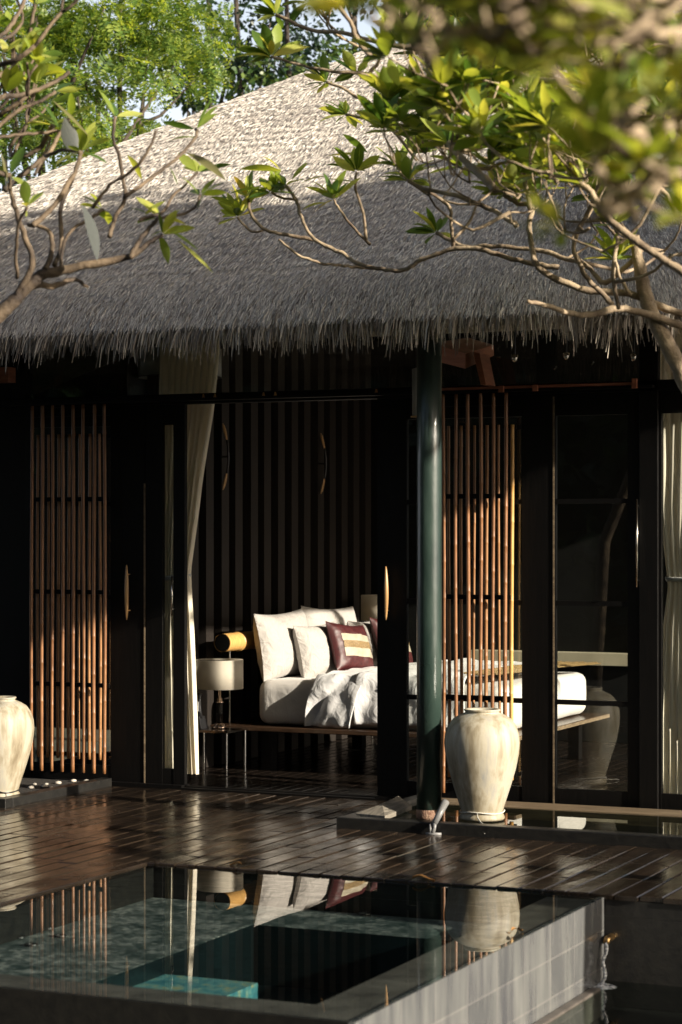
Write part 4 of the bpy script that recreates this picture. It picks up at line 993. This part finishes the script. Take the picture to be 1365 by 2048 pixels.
for pts, w0, w1, a, b_, tip in [
    (c2([(1400, 1320), (1250, 1265), (1110, 1235), (1000, 1260), (900, 1250), (830, 1225), (745, 1205)]), 20, 10, dm, dm-.5, False),
    (c2([(1365, 1255), (1250, 1215), (1150, 1175), (1000, 1165), (890, 1130), (790, 1070), (765, 1000), (750, 900), (760, 830), (700, 810), (650, 780)]), 18, 11, dm, dm+.2, True),
    (c2([(1110, 1235), (1088, 1100), (1105, 950), (1090, 900)]), 11, 8, dm-.3, dm, True),
    (c2([(1160, 1180), (1120, 1120), (1095, 1040)]), 9, 7, dm, dm, True),
    (c2([(1085, 1215), (1000, 1130), (960, 1070), (930, 990), (960, 900), (1000, 820), (1040, 700)]), 13, 9, dm, dm-.3, True),
    (c2([(1470, 1150), (1365, 1085), (1250, 1010), (1130, 930), (1050, 850), (1000, 770), (960, 740)]), 20, 14, dm-2, dm-1.8, True),
    (c2([(1200, 1000), (1060, 1130), (980, 1060), (900, 1035), (780, 1000), (600, 985), (490, 985), (380, 930)]), 13, 9, dm, dm+.8, True),
    (c2([(870, 1070), (740, 1050), (600, 1010), (500, 990), (400, 1010), (320, 1040), (250, 1080), (160, 1075), (60, 1050), (0, 1010), (-106, 960), (-160, 870), (-180, 800), (-220, 745)]), 12, 8, dm+.3, dm+1.2, True),
    (c2([(0, 1062), (-80, 1052), (-170, 1020), (-250, 955)]), 7, 5, dm+1, dm+1, False),
    (c2([(160, 1078), (80, 1070), (0, 1062)]), 8, 7, dm+1, dm+1, False),
    (c2([(-110, 958), (-210, 940), (-300, 920), (-360, 860), (-372, 790)]), 9, 7, dm+1.1, dm+1.2, True),
    (c2([(-300, 920), (-360, 925), (-415, 870)]), 6, 5, dm+1.2, dm+1.2, True),
    (c2([(-180, 800), (-240, 790), (-280, 770)]), 6, 5, dm+1.2, dm+1.2, True),
    (c2([(450, 1000), (440, 900), (425, 820), (300, 740), (270, 710)]), 9, 8, dm+.6, dm+.3, True),
    (c2([(100, 960), (90, 860), (60, 760), (60, 690)]), 8, 6, dm+1, dm+1, True),
    (c2([(120, 980), (40, 900), (0, 850), (-30, 800)]), 7, 5, dm+1, dm+1, True),
    (c2([(620, 760), (560, 700), (500, 650), (430, 575)]), 20, 15, dm-1.5, dm-1.2, True),
    (c2([(700, 900), (640, 860), (560, 820), (450, 780), (350, 760), (270, 725)]), 13, 9, dm-.5, dm, True),
    (c2([(760, 850), (740, 760), (730, 640), (720, 540)]), 12, 9, dm-.5, dm-.5, True),
    (c2([(560, 520), (410, 460), (330, 440), (250, 390), (150, 320), (60, 290)]), 13, 9, dm, dm+.5, True),
    (c2([(600, 640), (300, 560), (180, 500), (90, 410), (0, 350), (-60, 330)]), 8, 6, dm+.8, dm+1, True),
    (c2([(300, 640), (200, 520), (80, 470), (20, 460)]), 8, 6, dm+.8, dm+1, True),
    (c2([(1000, 380), (950, 330), (860, 325), (780, 320), (700, 290)]), 16, 12, dm-2.5, dm-2, True),
    (c2([(1400, 330), (1300, 250), (1200, 200), (1130, 110), (1060, 50)]), 18, 13, dm-2.5, dm-2.5, True),
    (c2([(1450, 300), (1365, 210), (1250, 180), (1130, 140)]), 11, 9, dm-2, dm-2, True),
    (c2([(1400, 200), (1340, 100), (1290, 30), (1250, -20)]), 17, 12, dm-2.4, dm-2.4, True),
    (c2([(600, 330), (400, 220), (150, 170), (0, 130), (-120, 120), (-260, 60)]), 12, 8, dm-.5, dm, True),
    (c2([(300, 330), (100, 300), (-60, 280), (-150, 265), (-280, 225)]), 9, 6, dm, dm+.2, True),
    (c2([(120, 230), (60, 150), (40, 90), (-10, 30), (-60, -30)]), 12, 9, dm-1, dm-1, True),
    (c2([(1365, 740), (1300, 700), (1200, 590), (1160, 540), (1060, 610)]), 12, 9, dm-1.5, dm-1.5, True),
    (c2([(1340, 860), (1300, 780), (1240, 720), (1180, 700)]), 12, 9, dm-1, dm-1, True),
    (c2([(1330, 690), (1310, 620), (1320, 560), (1290, 480)]), 9, 7, dm-1, dm-1, True)]:
    T.stroke(pts, w0*.88, w1*.85, a, b_, tip=tip)
# further forks that carry the mass of the crown
gg = random.Random(3)
for i in range(44):
    px = gg.uniform(760, 1420); py = gg.uniform(40, 520)
    if py > 330 and px < 900: continue
    p_ = at(px, py, gg.uniform(dm-2.2, dm+1.2))
    dirn = Vector((gg.uniform(-1, .2), gg.uniform(-.6, .4), gg.uniform(-.1, .5))).normalized()
    T.sprout(p_, dirn, gg.uniform(.005, .009), 2, gg.uniform(.2, .32))
for i in range(46):
    px = gg.uniform(880, 1420); py = gg.uniform(140, 430)
    T.sprout(at(px, py, gg.uniform(dm-2.6, dm-.2)), Vector((gg.uniform(-1, .4), gg.uniform(-.6, .4), gg.uniform(0, .6))).normalized(), .005, 1, gg.uniform(.14, .22))
ex = []
def px_leaf(L_, d, tree):
    for (x0, y0, x1, y1) in L_:
        a, b_ = at(x0, y0, d), at(x1, y1, d); v = b_-a; ex.append((tuple(a), tuple(v.normalized()), v.length))
px_leaf([(563, 342, 482, 330), (560, 340, 535, 308), (585, 358, 615, 325), (655, 352, 600, 358), (530, 375, 458, 382), (475, 418, 428, 386), (655, 312, 735, 304), (650, 330, 735, 335), (735, 305, 685, 270), (605, 420, 650, 395), (720, 365, 655, 360)], dm+1.1, T)
T.finish('sprawling frangipani tree on the right with pale forked branches before the roof', extra=ex, drop=.0, nl=(12, 18), size=(.09, .21))
# near, very blurred branches at the top right
T2 = Plumeria(31); T2.base = at(1700, 1500, 4.3); T2.base.z = -.75
T2.mb.tube([T2.base, at(1690, 900, 4.3), at(1650, 300, 4.3), at(1560, -150, 4.3)], [.05, .045, .04, .035], 10)
for a, b_, c_ in [((1620, 100), (1400, 60), (1180, 90)), ((1600, -60), (1300, -60), (1000, -20)), ((1620, 20), (1200, -10), (900, 70)), ((1640, 300), (1480, 250), (1360, 180)), ((1650, 500), (1500, 480), (1380, 440)), ((1550, -150), (1200, -160), (850, -60)), ((1640, 400), (1440, 360), (1290, 330))]:
    T2.stroke([a, b_, c_], 26, 12, 4.3, 3.8)
for i in range(40):
    T2.sprout(at(gg.uniform(850, 1420), gg.uniform(-80, 130), gg.uniform(3.5, 4.4)), Vector((gg.uniform(-1, .4), gg.uniform(-.5, .5), gg.uniform(-.4, .3))).normalized(), .006, 1, .13)
for i in range(18):
    T2.sprout(at(gg.uniform(1180, 1400), gg.uniform(220, 420), gg.uniform(3.8, 4.4)), Vector((gg.uniform(-1, .4), gg.uniform(-.5, .5), gg.uniform(-.3, .3))).normalized(), .008, 0, .14)
T2.finish('blurred leafy tree close to the camera filling the top right corner', name='leafy_tree', mat='leaf_near', nl=(9, 14), size=(.05, .11), drop=.0)
# left tree
T3 = Plumeria(8); dl = 10.8; T3.base = at(-420, 1500, dl); T3.base.z = -.75
T3.mb.tube([T3.base, at(-330, 1100, dl), at(-160, 780, dl), at(-60, 690, dl)], [.075, .065, .055, .05], 10)
for pts, w0, w1, tip in [
    ([(-60, 690), (0, 630), (30, 600), (75, 555), (125, 540), (200, 525), (260, 512), (300, 485), (325, 470)], 38, 9, True),
    ([(-30, 640), (60, 575), (105, 572), (150, 560), (175, 575)], 22, 7, False),
    (c1([(60, 1190), (130, 1060), (100, 950), (60, 830), (45, 770), (40, 700)]), 16, 9, True),
    (c1([(180, 1080), (210, 1000), (190, 920), (110, 900)]), 14, 9, False),
    (c1([(70, 1110), (65, 1000), (75, 900), (110, 830)]), 9, 7, True),
    (c1([(130, 905), (220, 820), (300, 690), (320, 630), (325, 610)]), 14, 9, True),
    (c1([(220, 1060), (245, 980), (245, 830), (300, 700)]), 13, 9, False),
    (c1([(440, 950), (460, 870), (500, 790), (480, 640), (455, 560), (460, 470)]), 11, 8, True),
    (c1([(500, 790), (600, 715), (700, 640), (780, 555), (788, 520)]), 10, 7, True),
    (c1([(370, 835), (440, 740), (520, 690), (590, 610), (625, 520)]), 9, 7, True),
    (c1([(560, 880), (650, 850), (690, 790), (790, 690)]), 9, 6, True),
    (c1([(640, 870), (720, 860), (780, 830), (800, 780)]), 8, 6, True),
    (c1([(240, 1080), (270, 940), (370, 870), (410, 840)]), 9, 8, True),
    (c1([(520, 1030), (560, 960), (610, 900), (640, 870)]), 14, 9, True),
    (c1([(-60, 320), (0, 300), (60, 260), (120, 130), (140, 20)]), 14, 8, True),
    (c1([(-80, 470), (0, 390), (80, 380), (170, 350), (250, 310), (275, 290)]), 14, 9, True),
    (c1([(-60, 560), (60, 450), (150, 410), (220, 370)]), 11, 8, True),
    (c1([(20, 760), (100, 690), (190, 620), (230, 550), (275, 480)]), 14, 9, True),
    (c1([(180, 625), (250, 600), (320, 610)]), 9, 8, True),
    (c1([(-40, 560), (60, 540), (180, 530), (260, 520)]), 9, 7, True),
    (c1([(-60, 200), (20, 130), (70, 60), (110, -20)]), 13, 9, True),
    (c1([(-60, 180), (60, 130), (90, 60), (60, -20)]), 9, 7, True),
    (c1([(140, 700), (170, 640), (200, 560), (215, 500)]), 8, 6, True)]:
    T3.stroke(pts, w0*.86, w1*.8, dl, dl+random.uniform(-.3, .5), tip=tip)
for i in range(9):
    T3.sprout(at(gg.uniform(-60, 90), gg.uniform(60, 330), dl+gg.uniform(-.6, .6)), Vector((gg.uniform(-.3, .8), gg.uniform(-.4, .4), gg.uniform(0, .8))).normalized(), .010, 1, .2)
ex = []
px_leaf([(355, 480, 425, 548), (330, 455, 395, 500), (318, 470, 345, 525), (290, 430, 330, 400), (300, 430, 262, 408), (395, 420, 410, 372), (330, 460, 300, 470), (392, 275, 340, 270), (255, 310, 290, 355), (340, 335, 355, 370), (85, 205, 120, 255)], dl+.1, T3)
T3.finish('frangipani tree on the left with sparse leaves and pale knobbly branches', extra=ex, drop=.05, nl=(3, 6), size=(.10, .19), bark='bark_brown')
# withered pale leaves hanging on that tree
for i, (a, b_, w_, lab) in enumerate([((105, 200), (175, 275), .17, 'upper left of two crossed withered grey leaves'), ((130, 235), (150, 310), .22, 'wide withered grey leaf hanging below the crossed leaf'), ((165, 410), (200, 520), .20, 'long withered grey green leaf hanging over the thatch'), ((372, 305), (455, 355), .20, 'withered grey leaf at the end of a long twig before the bright thatch'), ((0, 300), (20, 380), .26, 'withered grey leaf at the left photo edge')]):
    p0, p1 = at(*a, dl-.2), at(*b_, dl-.15); v = p1-p0
    V, F = big_leaves(np.array([tuple(p0)]), np.array([tuple(v)]), np.array([v.length]), w_, seed=40+i, curl=.1)
    o = np_obj('withered_leaf', V, F, M['leaf_withered'], None, True); tag(o, lab, 'leaf', 'withered leaves on the left tree')

# ------------------------------------------------------------------ background trees
def bg_tree(name, label, base, h, r, crown_z, mat, n_leaf, leaf, seed, frond=False, clumps=26, trunk_r=.1, squash=.8, group='trees behind the pavilion', limbs=7, lean=0):
    g = random.Random(seed); ng = np.random.default_rng(seed)
    root = empty(name, (base[0], base[1], -.75), label, 'tree', group)
    mb = MB(); top = Vector((lean, 0, h+.75)); tp = [Vector((lean*f*f+.12*math.sin(f*5+seed)*f, .1*math.sin(f*4), (h+.75)*f)) for f in [i/8 for i in range(9)]]
    mb.tube(tp, [trunk_r*(1-.75*i/8) for i in range(9)], 8)
    cs = []
    for i in range(clumps):
        a = g.uniform(0, 2*PI); rr_ = r*math.sqrt(g.random()); zz = crown_z+.75+g.uniform(-1, 1)*r*squash*math.sqrt(max(0, 1-(rr_/r)**2*.6))
        cs.append(Vector((lean+rr_*math.cos(a), rr_*math.sin(a), zz)))
    for i in range(min(limbs, clumps)):
        c = cs[i]; s0 = tp[g.randint(3, 6)]; m_ = (s0+c)/2+Vector((0, 0, -.15))
        mb.tube([s0, m_, c], [trunk_r*.4, trunk_r*.28, trunk_r*.08], 6)
    o = mb.build('trunk', M['bark_dark'], root, True)
    ctr = np.array([tuple(c) for c in cs]); k_ = ng.integers(0, clumps, n_leaf); cr = r*(.27 if frond else .33)*ng.uniform(.6, 1.3, clumps)[k_]
    dv = ng.normal(0, 1, (n_leaf, 3)); dv /= np.linalg.norm(dv, axis=1, keepdims=True)
    C = ctr[k_]+dv*(cr*ng.uniform(.2, 1, n_leaf)**.6)[:, None]*np.array([1, 1, .7]); D = dv+np.array([0, 0, -.3])+ng.normal(0, .5, (n_leaf, 3))
    sz = leaf*ng.uniform(.6, 1.3, n_leaf)
    V, F = fronds(C, D, sz, seed) if frond else small_leaves(C, D, sz, seed=seed)
    np_obj('crown', V, F, M[mat], root)
    return root
def gpos(px, d): p_ = at(px, 1068, d); return (p_.x, p_.y)
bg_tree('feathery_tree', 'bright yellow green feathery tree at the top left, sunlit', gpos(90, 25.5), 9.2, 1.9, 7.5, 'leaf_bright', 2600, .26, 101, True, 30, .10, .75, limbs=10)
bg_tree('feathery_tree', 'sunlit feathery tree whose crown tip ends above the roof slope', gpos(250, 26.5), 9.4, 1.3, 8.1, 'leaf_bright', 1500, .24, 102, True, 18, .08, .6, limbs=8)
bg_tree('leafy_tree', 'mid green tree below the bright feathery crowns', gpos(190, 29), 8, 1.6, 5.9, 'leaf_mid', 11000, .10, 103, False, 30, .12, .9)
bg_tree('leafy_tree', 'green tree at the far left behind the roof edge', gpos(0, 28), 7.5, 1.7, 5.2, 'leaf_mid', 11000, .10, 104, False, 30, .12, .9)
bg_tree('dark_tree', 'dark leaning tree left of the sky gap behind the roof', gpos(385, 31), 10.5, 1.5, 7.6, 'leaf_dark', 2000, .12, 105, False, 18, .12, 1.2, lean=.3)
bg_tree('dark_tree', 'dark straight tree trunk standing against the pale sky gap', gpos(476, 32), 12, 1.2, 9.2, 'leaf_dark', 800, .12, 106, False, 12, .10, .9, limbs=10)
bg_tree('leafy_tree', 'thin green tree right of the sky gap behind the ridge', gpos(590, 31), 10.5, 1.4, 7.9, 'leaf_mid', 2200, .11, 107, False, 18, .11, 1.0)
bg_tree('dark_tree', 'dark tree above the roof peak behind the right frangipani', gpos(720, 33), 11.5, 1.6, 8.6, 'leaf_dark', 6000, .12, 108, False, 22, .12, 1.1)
for i, px in enumerate((880, 1040, 1200, 1360)):
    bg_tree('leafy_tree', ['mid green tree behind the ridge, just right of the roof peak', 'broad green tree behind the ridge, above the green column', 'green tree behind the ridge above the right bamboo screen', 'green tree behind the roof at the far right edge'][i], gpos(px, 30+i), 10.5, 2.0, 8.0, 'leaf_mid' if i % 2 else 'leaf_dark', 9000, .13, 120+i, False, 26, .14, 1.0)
for i, (px, d_) in enumerate(((330, 34), (520, 36), (430, 30))):
    bg_tree('garden_shrub', ['low dark shrub behind the left roof slope', 'yellow green shrub low in the sky gap', 'dark bush below the sky gap touching the thatch outline'][i], gpos(px, d_), 4.9, 1.5, 3.9-i*.1, 'leaf_bright' if i == 1 else 'leaf_dark', 8000, .12, 130+i, False, 24, .08, .8, group='shrubs behind the pavilion')
def sheet(xy, z0, z1, ng):
    m = len(xy); k_ = 14; P_ = np.array([(x_+ng.normal(0, .35), y_+ng.normal(0, .35), z0+(h_-z0)*j/k_) for (x_, y_), h_ in zip(xy, z1) for j in range(k_+1)])
    Q_ = np.array([(i*(k_+1)+j, (i+1)*(k_+1)+j, (i+1)*(k_+1)+j+1, i*(k_+1)+j+1) for i in range(m-1) for j in range(k_)]); return P_, Q_
def ring_core(ng):
    a = np.linspace(R(198), R(328), 130); return sheet(np.stack([30.5*np.cos(a), 30.5*np.sin(a)-3], 1), -.8, 12+2*np.sin(a*9)+1.2*np.sin(a*31)+ng.normal(0, .5, 130), ng)
def hedge_core(ng):
    x_ = np.linspace(-17, 15, 90); return sheet(np.stack([x_, x_*0+14.6], 1), -.8, 3.3+.4*np.sin(x_*1.7)+ng.normal(0, .2, 90), ng)
# a wood that surrounds the garden, seen far off and in the glass
def wood(name, pts_fn, n_, leaf, mat, seed, core=None):
    ng = np.random.default_rng(seed); C = pts_fn(ng, n_); D = ng.normal(0, 1, (n_, 3))
    V, F = small_leaves(C, D, leaf*ng.uniform(.6, 1.4, n_), .35, seed)
    if core is not None:
        P_, Q_ = core(ng); b_ = len(V); V = np.concatenate([V, P_]); F = np.concatenate([F, Q_+b_])
    o = np_obj(name, V, F, M[mat]); tag(o, kind='stuff'); o['label'] = 'dense dark wood around the garden'; return o
def ring_pts(r0, r1, a0, a1, zmax):
    def f(ng, n_):
        a = ng.uniform(a0, a1, n_); r_ = ng.uniform(r0, r1, n_); top = zmax*(.75+.25*np.sin(a*9)+.12*np.sin(a*23))
        return np.stack([r_*np.cos(a), r_*np.sin(a)-3, -.7+top*ng.random(n_)**.8], 1)
    return f
wood('surrounding_wood', ring_pts(26, 30, R(200), R(325), 17), 42000, .6, 'leaf_dark', 50, ring_core)
def hedge_pts(x0, x1, y0, y1, z1):
    def f(ng, n_): return np.stack([ng.uniform(x0, x1, n_), ng.uniform(y0, y1, n_), -.7+(z1+.7)*ng.random(n_)], 1)
    return f
tag(wood('garden_hedge', hedge_pts(-16, 14, 13, 14.5, 4.2), 16000, .35, 'leaf_dark', 51, hedge_core), 'dense dark hedge behind the pavilion', 'hedge', kind='stuff')
# tall tree to the right of the pavilion: its crown shades the lower thatch
def shade_tree():
    ng = np.random.default_rng(77); n_ = 17000
    X = 7.5; C = []
    root = empty('shade_tree', (X, -4.6, -.75), 'tall tree to the right of the pavilion shading its lower thatch', 'tree')
    te = math.tan(SUN_EL)/SUN_DIR.x; sy = SUN_DIR.y/SUN_DIR.x
    # random points of the shaded thatch band, sent up along the sun to the tree
    x = ng.uniform(-7, 3.5, n_*3); y = ng.uniform(-1.85, 1.6, n_*3); z, p = roof_z(x, y)
    lim = SH0 + SH1*(x+2.5)+.12*np.sin(x*2.3)+.05*np.sin(x*7.1)
    ok = (p < 1.0) & (z < lim+.3) & (x > -4.4-.5*y) & (y < .8) & (ng.random(len(x)) < np.clip((lim+.3-z)/.7, 0, .97)); x, y, z = x[ok][:n_], y[ok][:n_], z[ok][:n_]
    dx = X+ng.uniform(-.4, .4, len(x))-x
    C = np.stack([x+dx, y+sy*dx, z+te*dx+.0], 1)+ng.normal(0, .11, (len(x), 3))-np.array([X, -4.6, -.75])
    V, F = small_leaves(C, ng.normal(0, 1, (len(C), 3)), .2*ng.uniform(.7, 1.3, len(C)), .42, 3)
    zs = C[:, 2]
    mb = MB().tube([(0, 0, 0), (.1, .1, 2.5), (0, .1, 5.0), (.1, 0, float(zs.max())*.93)], [.2, .16, .12, .05], 10)
    g = random.Random(5)
    for i in range(10):
        q = C[g.randrange(len(C))]; s0 = Vector((.05, .05, min(5.2, float(q[2])*.7))); mb.tube([s0, (s0+Vector(q))/2+Vector((0, 0, -.2)), Vector(q)], [.07, .05, .015], 6)
    mb.build('trunk', M['bark_dark'], root, True); np_obj('crown', V, F, M['leaf_mid'], root)
SH0, SH1 = 4.2, .05
shade_tree()
